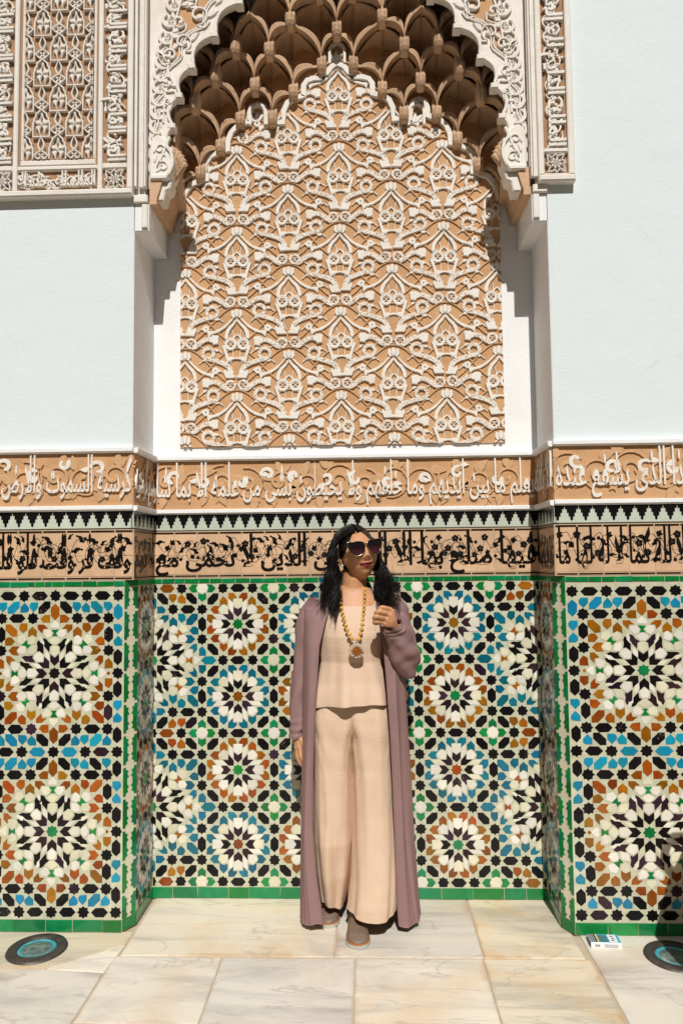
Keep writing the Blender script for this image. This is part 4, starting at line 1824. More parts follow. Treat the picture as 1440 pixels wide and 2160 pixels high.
def scale_cell(i, j):
    """one hooded cell; tip of its pendant at lattice point (i, j)"""
    x0 = col_x(i)
    z0 = 3.04 + TH * j
    NU, NV = 44, 34
    valley = JS[min(abs(i), 8)] - j > .5
    dep = random.uniform(.066, .096)
    z0 += random.gauss(0, .0022)
    rows = []
    for a in range(NU + 1):
        u = -1 + 2 * a / NU
        s = abs(u)
        k = i + 1 if u > 0 else i - 1
        x = x0 + (col_x(k) - x0) * s
        lo = arcf(1 - s) - 1
        hi = arcf(s)
        yl = Y_at(i, j) * (1 - s) + Y_at(k, j + 1) * s
        yh = Y_at(k, j + 1) * s + Y_at(i, j + 2) * (1 - s)
        over = .052 * sqrt(max(0, 1 - s)) * (s ** .25 if s > 0 else 0)
        col = []
        for b in range(NV + 1):
            f = b / NV
            h = lo + (hi - lo) * f
            g = f ** 1.6
            y = yl + (yh + over - yl) * g
            if (hi - lo) * f * TH < .0125 and f < .5:
                y -= .014                                   # proud lip over the cell below
            sm_ = max(0, min(1, (f - .22) / .34))
            sm_ = sm_ * sm_ * (3 - 2 * sm_)
            # faceted pier that carries the pendant, flat in front
            y -= .034 * max(0, 1 - max(0, s - .14) / .62) * (1 - sm_) - .012
            # scooped hood above it
            t = max(0, (f - .46) / .54)
            y += dep * sqrt(max(0, 1 - s * s - t * t * .97)) * sm_
            # fine arris up the middle of the scoop
            if s < .10:
                y -= .010 * (1 - s / .10) * sm_ * max(0, 1 - f)
            if valley:
                y += .07 * (1 - s)
            col.append((x, max(.072, min(D - .001, y)), z0 + TH * h))
        rows.append(col)
    mb = MB()
    mb.grid(rows)
    for a in range(NU):
        p, q = rows[a][0], rows[a + 1][0]
        dp = min(D, p[1] + .06)
        dq = min(D, q[1] + .06)
        mb.face([p, q, (q[0], dq, q[2] + .010), (p[0], dp, p[2] + .010)])
    return mb


def pendant(i, j):
    """fluted three-sided pendant under a cell"""
    x0, z0, y0 = col_x(i), 3.04 + TH * j, Y_at(i, j)
    mb = MB()
    sec = [(-.022, .030), (-.021, -.024), (-.012, -.034), (-.008, -.031), (-.006, -.038), (.006, -.038), (.008, -.031), (.012, -.034), (.021, -.024), (.022, .030)]
    rows = []
    for z, k in ((-.028, .62), (-.020, .80), (-.006, .97), (.02, 1.0), (.055, .98), (.085, .80)):
        rows.append([(x0 + a * k, min(D + .01, y0 + b * k + (0 if z < .055 else .02)), z0 + z) for a, b in sec])
    mb.grid(rows)
    mb.face(rows[0])
    return mb


for i in range(-8, 9):
    a = abs(i)
    for k in range(0, 3):
        j = JB[a] + 2 * k
        z = 3.04 + TH * j
        if z > 4.2 or Y_at(i, j) <= .0755:
            continue
        me = scale_cell(i, j)
        o = me.make('hood_cell', 'vault_stucco', vault, smooth=False)
        if JS[a] - j < .5:
            pendant(i, j).make('pendant', 'vault_stucco', vault)
# solid backing and shoulders either side of the vault
for s in (-1, 1):
    x0, x1 = sorted((s * .70, s * (W - .001)))
    mb = MB()
    prof = [(D - .002, 3.0), (.16, 3.02), (.095, 3.06), (.095, 3.9), (D - .002, 3.9)]
    mb.grid([[(x, y, z) for y, z in prof] for x in (x0, x1)])
    mb.face([(x0 if s > 0 else x1, y, z) for y, z in prof])
    mb.make('shoulder_block', 'vault_stucco', vault)
    # ribbed fan at the springing
    xb, zb, yb = s * .725, 2.955, .19
    mb = MB()
    nr = 9
    for r in range(nr):
        t = r / (nr - 1)
        ang = radians(96 - 62 * t)
        L = .235 - .05 * t
        pts, rr = [], []
        for q in range(8):
            f = q / 7
            rad = L * f
            pts.append((xb - s * (-.055 + cos(ang) * rad * .80 + .02), yb - .02 - .085 * t - .08 * f * f * (1 - .3 * t), zb + .03 + sin(ang) * rad))
            rr.append(.003 + .0095 * f)
        mb.tube(pts, rr, 8)
    mb.relief([(0, 0), (.02, -.03), (.045, -.03), (.06, 0), (.045, .05), (.012, .05)], 0, .03, .003)
    for q in range(len(mb.v) - 18, len(mb.v)):
        v = mb.v[q]
        mb.v[q] = (xb - s * (.0 - .055 + v[0] - .02), yb + v[1] - .01, zb + v[2])
    mb.make('ribbed_fan', 'vault_stucco', vault, smooth=True)

# ------------------------------------------------------------------ the arch: corbels, front plate, mouldings, carving
arch = thing('lobed_arch', 'pale carved lobed plaster arch framing the honeycomb vault', 'arch', (0, 0, 2.9))
for s in (-1, 1):
    def B(name, a, b, y0, y1, z0, z1, m, bev=.003):
        x0, x1 = sorted((s * a, s * b))
        mb = MB()
        mb.box(x0, x1, y0, y1, z0, z1, 0, bev)
        return mb.make(name, m, arch)
    B('corbel_block', W - .0015, .782, .0015, D - .002, 2.79, 2.905, 'niche_plaster')
    # small console with a scotia front
    mb = MB()
    prof = [(.782, 2.905), (.752, 2.905), (.752, 2.93), (.745, 2.95), (.735, 2.985), (.725, 3.02), (.782, 3.02)]
    prof = [(s * a, b) for a, b in prof]
    for y0_, y1_ in ((.004, D - .002),):
        n = len(prof)
        for q in range(n):
            p, r = prof[q], prof[(q + 1) % n]
            mb.face([(p[0], y0_, p[1]), (r[0], y0_, r[1]), (r[0], y1_, r[1]), (p[0], y1_, p[1])])
        mb.face([(p[0], y0_, p[1]) for p in prof])
    mb.make('console', 'buff_stucco', arch)
    B('corbel_shelf', W - .0015, .786, -.014, .06, 2.906, 2.938, 'bright_stucco')
    mb = MB()
    a, b = sorted((s * .812, s * .786))
    mb.box(a, b, -.008, .03, 2.80, 2.904, 0, .004)
    mb.make('little_bracket', 'bright_stucco', arch)
AM = Matrix.Translation((-.0013, .040, -.0196)) @ Matrix.Diagonal((1.0137, 1, 1.0137, 1))
cusp = [(-.682, 3.112), (-.684, 3.222), (-.655, 3.352), (-.602, 3.476), (-.508, 3.610), (-.403, 3.748), (-.29, 3.868), (-.16, 3.985), (0, 4.12)]


def lobes(off=0.0, k=9):
    out = []
    for (xa, za), (xb, zb) in zip(cusp, cusp[1:]):
        dx, dz = xb - xa, zb - za
        L = math.hypot(dx, dz)
        nx, nz = -dz / L, dx / L            # away from the opening (left half)
        h = L * .21
        for q in range(k):
            t = q / k
            # flat step at the cusp, then a round lobe
            b = sin(pi * max(0, min(1, (t - .10) / .86))) ** .7
            out.append((xa + dx * t + nx * (h * b + off), za + dz * t + nz * (h * b + off)))
    out.append((cusp[-1][0], cusp[-1][1] + off))
    return out


def mirror(pts):
    return [(-.012 - x, z) for x, z in pts]


for s in (-1, 1):
    f = (lambda p: p) if s < 0 else mirror
    lb = f(lobes(.012))
    foot = f([(-.725, 2.965), (-.735, 3.04), (-.715, 3.09)])
    xo = -.838 if s < 0 else .826
    # front plate, cut along the lobes
    mb = MB()
    pts = foot + lb
    pts = [p for p in pts]
    xe = [xo] * len(pts)
    for y in (-.010,):
        for a in range(len(pts) - 1):
            p, q = pts[a], pts[a + 1]
            xm = [f([(interp([(2.9, -.727), (3.12, -.726), (3.30, -.717), (3.46, -.704), (3.62, -.682), (3.76, -.65), (3.90, -.60), (4.05, -.53), (4.2, -.43)], w_[1])[0], 0)])[0][0] for w_ in (p, q)]
            if (xm[0] - p[0]) * (-1 if s > 0 else 1) > 0:
                xm = [p[0], q[0]]
            mb.face([(xo, y, p[1]), (xm[0], y, p[1]), (xm[1], y, q[1]), (xo, y, q[1])], 1)
            if xm[0] != p[0]:
                mb.face([(xm[0], y, p[1]), (p[0], y, p[1]), (q[0], y, q[1]), (xm[1], y, q[1])], 0)
            mb.face([(p[0], y, p[1]), (p[0], .03, p[1]), (q[0], .03, q[1]), (q[0], y, q[1])], 1)
        mb.face([(xo, y, 4.12), (f([(0, 0)])[0][0], y, 4.12), (f([(0, 0)])[0][0], y, TOP), (xo, y, TOP)], 1)
        mb.face([(xo, y, 2.965), (pts[0][0], y, 2.965), (pts[0][0], .03, 2.965), (xo, .03, 2.965)], 1)
    mb.make('spandrel_plate', ['tan_stucco', 'bright_stucco'], arch, mtx=AM)
    # lobed mouldings, three stepped bands
    for off, wd, d in ((.003, .014, .024), (.032, .042, .014), (.058, .007, .021), (.071, .007, .018)):
        mb = MB()
        mb.strip(f(lobes(off)), wd, .008, d, rnd=.7)
        mb.make('lobed_moulding', 'white_stucco' if off == .032 else 'bright_stucco', arch, mtx=AM)
    # keys at the cusps
    for c in cusp[1:-1]:
        x, z = f([c])[0]
        mb = MB()
        mb.box(x - .018, x + .014, -.026, .02, z - .012, z + .012, 0, .004)
        mb.make('cusp_key', 'bright_stucco', arch, mtx=AM)
    # plain inner border up the side and the toothed border against the frame
    side = [(-.765, 2.97), (-.766, 3.12), (-.757, 3.30), (-.744, 3.46), (-.722, 3.62), (-.69, 3.76), (-.64, 3.90), (-.57, 4.05), (-.47, 4.2)]
    sp = smooth_path(side, 6)
    mb = MB()
    mb.strip(f([(x + .040, z) for x, z in sp[10:]]), .009, .008, .020)
    mb.make('border_fillet', 'bright_stucco', arch, mtx=AM)
    # scale-like crescents with pierced ground
    acc = 0
    prev = sp[0]
    for p in sp:
        acc += math.hypot(p[0] - prev[0], p[1] - prev[1])
        prev = p
        if acc < .052:
            continue
        acc = 0
        if p[1] > 4.0:
            break
        x, z = p
        mb = MB()
        cr = [(x + .034, z - .014), (x + .010, z - .012), (x - .008, z + .006), (x - .010, z + .026), (x + .006, z + .040)]
        cr = smooth_path(cr, 4)
        mb.strip(f(cr), [.006 + .010 * sin(pi * q / (len(cr) - 1)) for q in range(len(cr))], .006, .022)
        if z > 3.2:
            for q in range(5):
                px_, pz_ = f([(x + .012 + .009 * (q % 3), z + .004 + .013 * (q // 2))])[0]
                mb.ring(px_, pz_, .003, .0068, .006, .016, n=8)
        else:
            mb.relief(f([(x + .036, z - .012), (x + .036, z + .036), (x + .004, z + .032), (x, z + .008)]), .006, .014, .002)
        mb.make('crescent', 'white_stucco', arch, mtx=AM)
    a, b = (W - .006, .800)
    mb = MB()
    ja, jb = sorted((s * a - (.006 if s > 0 else 0) * 0, s * b - (.0 if s < 0 else 0)))
    mb.box(ja, jb, .0005, .055, 2.94, TOP)
    mb.make('frame_jamb', 'bright_stucco', arch)
    # outer frame fillets
    for xa, xb, d in ((-.838, -.826, .028), (-.822, -.800, .020), (-.797, -.790, .026)):
        a, b = (xa, xb) if s < 0 else (-.012 - xb, -.012 - xa)
        mb = MB()
        n = 36
        mb.strip([((a + b) / 2 + .0007 * noise.noise(Vector((k * .6, xa * 30, 1))), 2.968 + (TOP - 2.968) * k / n) for k in range(n + 1)], abs(b - a), .0, d, rnd=.85)
        mb.make('frame_fillet', 'bright_stucco' if d > .025 else 'white_stucco', arch)
    # scrolls in the spandrel
    rg = random.Random(5)
    scr = [(-.705, 3.42, .028, 1), (-.690, 3.53, .034, -1), (-.640, 3.585, .040, 1), (-.655, 3.675, .030, -1), (-.575, 3.70, .045, 1), (-.610, 3.79, .032, -1),
           (-.50, 3.83, .045, -1), (-.545, 3.90, .038, 1), (-.42, 3.92, .045, 1), (-.44, 4.02, .04, -1), (-.70, 3.33, .018, -1)]
    for x, z, r, dr in scr:
        mb = MB()
        a0 = rg.uniform(0, 6.28)
        pt = spiral(x, z, r, r * .28, a0, dr * 1.1, 22)
        mb.strip(f(pt), [.004 + .007 * (q / 21) for q in range(22)], .008, .024)
        e = f([pt[-1]])[0]
        mb.disc(e[0], e[1], r * .26, .008, .026, n=10)
        st = pt[0]
        q0 = smooth_path([st, (st[0] + .03 * cos(a0 + 1.3 * dr), st[1] + .03 * sin(a0 + 1.3 * dr)), (st[0] + .055 * cos(a0 + 2.0 * dr), st[1] + .06 * sin(a0 + 1.9 * dr))], 5)
        mb.strip(f(q0), [.010 - .007 * q / (len(q0) - 1) for q in range(len(q0))], .008, .022)
        for q in (4, 10):
            mb.relief(f(leaf(pt[q][0], pt[q][1], r * 1.3, r * .6, a0 + dr * 2.2 * pi * q / 21 + dr * .8)), .008, .022, .003)
        mb.make('scroll_relief', 'bright_stucco', arch, mtx=AM)
    # carved foot of the arch
    mb = MB()
    ft = [(-.772, 2.985), (-.772, 3.12), (-.757, 3.17), (-.735, 3.18), (-.700, 3.155), (-.690, 3.125), (-.676, 3.10), (-.672, 3.04), (-.690, 3.0), (-.715, 2.99)]
    mb.relief(f(smooth_path(ft + [ft[0]], 3)[:-1]), -.06, .034, .006)
    mb.strip(f(smooth_path([(-.688, 3.165), (-.700, 3.13), (-.682, 3.10), (-.676, 3.05), (-.692, 3.01)], 5)), .013, .03, .044)
    sc = spiral(-.716, 3.045, .008, .024, 2.0, 1.2, 18) + spiral(-.728, 3.118, .022, .007, -.6, 1.15, 18)
    mb.strip(f(sc), .0055, .032, .040)
    for lx, lz, la in ((-.750, 3.06, 1.2), (-.755, 3.10, 1.0), (-.705, 3.085, 1.9), (-.745, 3.02, .5)):
        mb.relief(f(leaf(lx, lz, .034, .013, la)), .032, .0385, .002)
    mb.relief(f([(-.765, 3.005), (-.690, 3.005), (-.700, 2.985), (-.765, 2.985)]), .02, .048, .004)
    mb.make('arch_foot', 'bright_stucco', arch, mtx=AM)
    mb = MB()
    mb.relief(f([(-.766, 2.984), (-.682, 2.984), (-.690, 2.955), (-.708, 2.945), (-.716, 2.905), (-.748, 2.905), (-.760, 2.94)]), -.05, .024, .005)
    mb.make('foot_bracket', 'bright_stucco', arch, mtx=AM)


# ------------------------------------------------------------------ carved panels on the piers
def frame_bar(parent, x0, x1, z0, z1, d=.020, m='bright_stucco', y=0.0, bev=.004):
    mb = MB()
    mb.box(x0, x1, y - d, y - .001, z0, z1, 0, bev)
    return mb.make('frame_bar', m, parent)


def scroll_strip(parent, x0, x1, z0, z1, seed, base, horiz=False, text=None):
    """dense carved strip: letters over stems and leaves"""
    rg = random.Random(seed)
    mb = MB()
    wd = (z1 - z0) if horiz else (x1 - x0)
    t = (x0 if horiz else z0) + wd * .2
    end = x1 if horiz else z1
    s = 1
    while t < end:
        r = wd * rg.uniform(.26, .40)
        c = (t, z0 + wd * rg.uniform(.38, .62)) if horiz else (x0 + wd * rg.uniform(.38, .62), t)
        pts = spiral(c[0], c[1], r, r * .25, rg.uniform(0, 6.28), s * rg.uniform(.9, 1.3), 22)
        mb.strip(pts, [wd * (.045 + .05 * sin(pi * q / 21)) for q in range(22)], 0, .013)
        for q in (3, 8, 13):
            mb.relief(leaf(pts[q][0], pts[q][1], wd * rg.uniform(.22, .34), wd * .13, rg.uniform(0, 6.28)), 0, .015, .003)
        mb.disc(pts[-1][0], pts[-1][1], wd * .06, 0, .016, n=9)
        t += r * rg.uniform(.95, 1.25)
        s = -s
    o = mb.make('scroll_relief', 'white_stucco', parent, mtx=TR(0, base), clip=(x0 + .001, x1 - .001, z0 + .001, z1 - .001))
    o['kind'] = 'stuff'
    if text:
        if horiz:
            write(text, x0 + .004, x1 - .004, z0 + wd * .22, wd * .72, 0, .019, .022, 1.9, 'bright_stucco', parent, mtx=TR(0, base))
        else:
            write(text, -z1 + .004, -z0 - .004, x0 + wd * .24, wd * .70, 0, .019, .022, 1.7, 'bright_stucco', parent, mtx=TR(0, base), rot=True)


def rosette_box(parent, cx, cz, r, base):
    mb = MB()
    for k in range(4):
        a = k * pi / 2
        for da, L in ((0, 1.0), (pi / 4, 1.28)):
            t = a + da
            outl = leaf(cx + .12 * r * cos(t), cz + .12 * r * sin(t), r * L * .86, r * .50, t)
            mb.strip(outl, r * .11, 0, .017, closed=True)
    mb.strip([(cx + .26 * r * cos(pi / 4 + q * pi / 2), cz + .26 * r * sin(pi / 4 + q * pi / 2)) for q in range(4)], r * .09, 0, .015, closed=True)
    mb.make('rosette', 'bright_stucco', parent, mtx=TR(0, base))


def arch_cell(mb, hw, h):
    """little arched frame with crossing leaves"""
    fr = [(-hw, 0), (-hw, h * .50), (-hw * .86, h * .58), (-hw * .88, h * .66), (-hw * .66, h * .74), (-hw * .62, h * .84), (-hw * .34, h * .90), (0, h),
          (hw * .34, h * .90), (hw * .62, h * .84), (hw * .66, h * .74), (hw * .88, h * .66), (hw * .86, h * .58), (hw, h * .50), (hw, 0)]
    mb.strip(fr, hw * .20, 0, .016, closed=True, rnd=.8)
    for s in (1, -1):
        mb.relief([(s * a * hw, b * h) for a, b in [(0, .40), (.30, .47), (.62, .46), (.78, .52), (.66, .62), (.40, .60), (.20, .72), (.12, .86), (0, .90), (-.02, .80), (.10, .62), (.06, .52)]], 0, .013, .003)
        mb.relief([(s * a * hw, b * h) for a, b in [(.02, .40), (.18, .30), (.22, .16), (.10, .03), (.36, .12), (.46, .24), (.74, .34), (.72, .40), (.40, .42)]], 0, .013, .003)


def bud_cell(mb, hw, h):
    """tear-drop ring over a four-hole lozenge"""
    drop = [(0, h * .98), (hw * .30, h * .74), (hw * .36, h * .60), (hw * .18, h * .46), (0, h * .42), (-hw * .18, h * .46), (-hw * .36, h * .60), (-hw * .30, h * .74)]
    mb.strip(drop, hw * .19, 0, .016, closed=True, rnd=.8)
    c = h * .20
    loz = [(0, c + h * .21), (hw * .42, c + h * .13), (hw * .84, c), (hw * .42, c - h * .13), (0, c - h * .21), (-hw * .42, c - h * .13), (-hw * .84, c), (-hw * .42, c + h * .13)]
    mb.strip(loz, hw * .18, 0, .016, closed=True, rnd=.8)
    for a in (pi / 4, -pi / 4):
        mb.strip([(-hw * .5 * cos(a), c - hw * .5 * sin(a)), (hw * .5 * cos(a), c + hw * .5 * sin(a))], hw * .18, 0, .013)


cp_l = thing('carved_panel', 'carved plaster panel of small arches in a lettered frame, left of the arch', 'carved panel', (-1.15, 0, 2.93), 'carved panels on the piers')
cp_r = thing('carved_panel', 'narrow upright carved plaster strip right of the arch, rosette at its foot', 'carved panel', (.876, 0, 2.94), 'carved panels on the piers')
YC = -.012
for p, x0, x1, z0 in ((cp_l, -2.1, -.842, 2.935), (cp_r, .806, .952, 2.942)):
    mb = MB()
    mb.box(x0 + .004, x1 - .004, YC, -.001, z0 + .004, TOP)
    mb.make('panel_ground', 'hatched_stucco', p)
    mb = MB()
    # projecting sill under the panel
    mb.box(x0, x1, -.040, -.0005, z0 - .004, z0 + .022, 0, .005)
    mb.make('sill', 'bright_stucco', p)
# left panel layout
frame_bar(cp_l, -.866, -.842, 2.957, TOP, .036)
frame_bar(cp_l, -.990, -.970, 2.958, TOP, .030)
frame_bar(cp_l, -1.345, -1.325, 2.958, TOP, .030)
frame_bar(cp_l, -.9695, -.8665, 3.046, 3.070, .028)
frame_bar(cp_l, -1.3245, -.9905, 3.046, 3.064, .028)
frame_bar(cp_l, -1.4355, -1.3455, 3.046, 3.070, .028)
frame_bar(cp_l, -1.460, -1.436, 2.957, TOP, .036)
frame_bar(cp_l, -1.315, -1.000, 3.067, 3.092, .024, 'white_stucco')
frame_bar(cp_l, -1.012, -1.000, 3.0925, TOP, .022, 'white_stucco')
frame_bar(cp_l, -1.315, -1.303, 3.0925, TOP, .022, 'white_stucco')
rosette_box(cp_l, -.918, 3.002, .042, YC)
rosette_box(cp_l, -1.390, 3.002, .042, YC)
scroll_strip(cp_l, -1.3245, -.9905, 2.960, 3.045, 71, YC, True, 'الملك لله وحده الا')
scroll_strip(cp_l, -.969, -.867, 3.071, 4.05, 72, YC, False, 'العز القايم لله الملك الدايم لله وحده')
scroll_strip(cp_l, -1.4355, -1.3455, 3.071, 4.05, 73, YC, False, 'الملك الدايم لله العز القايم لله وحده')
hw, hh = .0345, .118
PXc, PZc = .0692, .2185
gx0, gx1, gz0, gz1 = -1.302, -1.013, 3.094, 4.1
for q in range(-3, 4):
    for r in range(-1, 5):
        cx_ = -1.158 + q * PXc
        cz_ = 3.082 + r * PZc + (PZc / 2 if q % 2 else 0) - .0
        for nm, fn, dz in (('arch_motif', arch_cell, 0), ('bud_motif', bud_cell, PZc * .535)):
            mb = MB()
            fn(mb, hw, hh if nm == 'arch_motif' else PZc * .47)
            ins = inside_clip(mb, gx0 - cx_, gx1 - cx_, gz0 - cz_ - dz, gz1 - cz_ - dz)
            if ins is None:
                continue
            key = ('cp', nm)
            if ins:
                if key not in SH:
                    SH[key] = mb.mesh(nm, 'white_stucco')
                me = SH[key]
            else:
                me = mb.mesh(nm, 'white_stucco', clip=(gx0 - cx_, gx1 - cx_, gz0 - cz_ - dz, gz1 - cz_ - dz))
                if not me.polygons:
                    continue
            link(nm, me, cp_l, mtx=Matrix.Translation((cx_, YC, cz_ + dz)))
# right panel layout
frame_bar(cp_r, .806, .830, 2.965, TOP, .034)
frame_bar(cp_r, .926, .952, 2.965, TOP, .034)
frame_bar(cp_r, .8305, .9255, 3.060, 3.078, .030)
frame_bar(cp_r, .8305, .9255, 2.9645, 2.974, .030)
rosette_box(cp_r, .878, 3.017, .040, YC)
scroll_strip(cp_r, .831, .925, 3.079, 4.05, 75, YC, False, 'الملك الدايم لله العز القايم لله')

# ------------------------------------------------------------------ things on the floor
def ground_light(x, y, label):
    t = thing('ground_light', label, 'ground light', (x, y, 0), 'round lights let into the marble floor')
    mb = MB()
    mb.lathe([(.070, .0), (.0695, .0065), (.072, .0085), (.098, .0085), (.105, .0065), (.1085, 0)], 48, (x, y, 0))
    mb.make('rim', 'bronze', t, smooth=True)
    mb = MB()
    mb.lathe([(.054, .002), (.058, .0042), (.064, .0048), (.0685, .003), (.0695, .0005)], 48, (x, y, 0))
    mb.make('inner_ring', 'patina', t, smooth=True)
    mb = MB()
    mb.lathe([(.0001, .0046), (.022, .0042), (.045, .0028), (.054, .0015), (.056, .0002)], 48, (x, y, 0))
    mb.make('lens', 'lamp_glass', t, smooth=True)
    for k in range(3):
        a = 2 * pi * k / 3 + .5
        mb = MB()
        mb.lathe([(.0001, .0072), (.003, .007), (.0045, .0058), (.0046, .004)], 10, (x + .086 * cos(a), y + .086 * sin(a), 0))
        mb.make('screw', 'bronze', t, smooth=True)


ground_light(-1.142, -.139, 'round weathered bronze light in the floor by the left pier')
ground_light(1.180, -.160, 'round weathered bronze light in the floor right of the carton')

# small carton left on the floor
mat('print_white', (0.80, 0.80, 0.78), 0.45, 0.02, 40)
mat('print_navy', (0.010, 0.030, 0.105), 0.4, 0.1, 40)
mat('print_cyan', (0.03, 0.42, 0.60), 0.4, 0.1, 40)
mat('print_yellow', (0.80, 0.50, 0.02), 0.4, 0.05, 40)
mat('print_teal', (0.05, 0.17, 0.22), 0.4, 0.4, 120, dirt=(0.45, 0.30, 0.28), dscale=70)
mat('print_grey', (0.33, 0.34, 0.36), 0.5, 0.1, 40)
ct = thing('carton', 'small blue and white cardboard carton lying against the right pier', 'carton', (.955, -.078, 0))
Mt = TR(.955, -.078) @ RZ(-3)
bw, bd_, bh = .055, .030, .0225
mb = MB()
mb.box(-bw, bw, -bd_, bd_, .0005, bh, 0, .0012)
mb.make('box', 'print_white', ct, mtx=Mt)


def flat(name, m, x0, x1, y0, y1, z=bh, t=.0004):
    q = MB()
    q.box(x0, x1, y0, y1, z - .001, z + t)
    q.make(name, m, ct, mtx=Mt)


flat('printed_lid', 'print_cyan', -bw + .001, bw - .001, -bd_ + .001, bd_ - .001)
flat('printed_band', 'print_navy', -bw + .0012, -.030, -bd_ + .0012, bd_ - .0012, t=.0007)
for k in range(3):
    flat('printed_line', 'print_white', -.051 + .006 * k, -.0495 + .006 * k, -bd_ + .003, bd_ - .004, t=.0010)
flat('printed_stripe', 'print_yellow', -.0295, -.0235, -bd_ + .0012, bd_ - .0012, t=.0008)
flat('printed_picture', 'print_teal', -.022, .012, -bd_ + .004, bd_ - .008, t=.0008)
flat('printed_label', 'print_white', .014, .044, -bd_ + .003, bd_ - .003, t=.0008)
for k in range(3):
    flat('printed_mark', 'print_navy', .022 + .004 * (k % 2), .033 + .003 * (k % 2), -.016 + .014 * k, -.010 + .014 * k, t=.0012)
mb = MB()
mb.box(-bw - .0004, -bw + .001, -bd_ + .001, bd_ - .001, .002, bh - .002)
mb.make('printed_side', 'print_navy', ct, mtx=Mt)
for x0, x1, z0, z1 in ((-.040, -.022, .006, .015), (-.012, -.0115, .001, .022), (-.006, .044, .005, .0075), (-.006, .040, .009, .0115), (-.006, .044, .013, .0155)):
    mb = MB()
    mb.box(x0, x1, -bd_ - .0004, -bd_ + .001, z0, z1)
    mb.make('printed_line', 'print_grey', ct, mtx=Mt)

# tall jar out of view on the right, invented to throw the pier's shadow
mat('terracotta', (0.36, 0.16, 0.075), 0.8, 0.15, 9, 0.002, 60)
jar = thing('shadow_jar', 'tall terracotta jar out of view, added to cast a shadow on the right pier', 'jar', (1.47, -.62, 0))
mb = MB()
mb.lathe([(.001, .004), (.13, .004), (.15, .02), (.22, .25), (.27, .50), (.265, .62), (.225, .76), (.165, .88), (.12, .94), (.11, 1.0), (.13, 1.05), (.14, 1.055), (.12, 1.04), (.095, .98), (.09, .9), (.001, .88)], 40, (1.47, -.62, 0))
mb.make('body', 'terracotta', jar, smooth=True)
for sgn in (-1, 1):
    mb = MB()
    mb.tube(smooth_path([(1.47 + sgn * .115, -.62, .99), (1.47 + sgn * .19, -.62, .99), (1.47 + sgn * .215, -.62, .91), (1.47 + sgn * .175, -.62, .855)], 5), .016, 8)
    mb.make('handle', 'terracotta', jar, smooth=True)

# ------------------------------------------------------------------ the person
mat('skin', (0.57, 0.285, 0.145), 0.45, 0.09, 34, 0.0007, 330, sss=0.12, spec=0.4)
mat('hair', (0.008, 0.0055, 0.005), 0.38, 0.3, 60, spec=0.32)
mat('mauve_knit', (0.285, 0.175, 0.168), 0.85, 0.05, 14, 0.0006, 420, stretch=(1.0, 1.0, 0.15), spec=0.2)
mat('beige_crepe', (0.67, 0.49, 0.355), 0.7, 0.05, 16, 0.0013, 150, stretch=(0.22, 0.35, 1.0), spec=0.25)
mat('bead_wood', (0.66, 0.37, 0.06), 0.35, 0.12, 40, rnd=0.15, spec=0.5)
mat('resin', (0.50, 0.41, 0.32), 0.08, 0.08, 60, coat=0.6)
mat('dried_flower', (0.27, 0.085, 0.012), 0.4, 0.3, 90)
mat('silver', (0.75, 0.73, 0.70), 0.2, 0.02, 20, metallic=1.0)
mat('gilt', (0.80, 0.66, 0.45), 0.25, 0.02, 20, metallic=1.0)
mat('black_plastic', (0.008, 0.007, 0.007), 0.15, 0.05, 20)
mat('pearl', (0.85, 0.82, 0.76), 0.15, 0.02, 20, coat=0.4)
mat('red_nail', (0.72, 0.03, 0.045), 0.15, 0.03, 20, coat=0.5)
mat('eye_white', (0.75, 0.72, 0.68), 0.2, 0.03, 20)
mat('iris', (0.03, 0.015, 0.008), 0.1, 0.1, 40)
mat('shoe_leather', (0.20, 0.135, 0.098), 0.42, 0.15, 60, spec=0.5)
mat('sole_edge', (0.45, 0.46, 0.40), 0.6, 0.1, 30)
mat('welt', (0.40, 0.16, 0.05), 0.55, 0.1, 40)


def skin_lips():
    m = M['skin']
    n, l = m.node_tree.nodes, m.node_tree.links
    b = n['Principled BSDF']
    at_ = n.new('ShaderNodeAttribute')
    at_.attribute_name = 'lip'
    mx = n.new('ShaderNodeMix')
    mx.data_type = 'RGBA'
    mx.inputs['B'].default_value = (0.20, 0.018, 0.022, 1)
    l.new(at_.outputs['Fac'], mx.inputs['Factor'])
    old = b.inputs['Base Color'].links[0].from_socket
    l.new(old, mx.inputs['A'])
    l.new(mx.outputs['Result'], b.inputs['Base Color'])


skin_lips()


def weave():
    m = M['shoe_leather']
    n, l = m.node_tree.nodes, m.node_tree.links
    b = n['Principled BSDF']
    geo = n.new('ShaderNodeNewGeometry')
    ck = n.new('ShaderNodeTexChecker')
    ck.inputs['Scale'].default_value = 150
    mp = n.new('ShaderNodeMapping')
    mp.inputs['Scale'].default_value = (1, .45, .45)
    l.new(geo.outputs['Position'], mp.inputs['Vector'])
    l.new(mp.outputs['Vector'], ck.inputs['Vector'])
    bp = n.new('ShaderNodeBump')
    bp.inputs['Distance'].default_value = 0.004
    l.new(ck.outputs['Fac'], bp.inputs['Height'])
    l.new(bp.outputs['Normal'], b.inputs['Normal'])


weave()


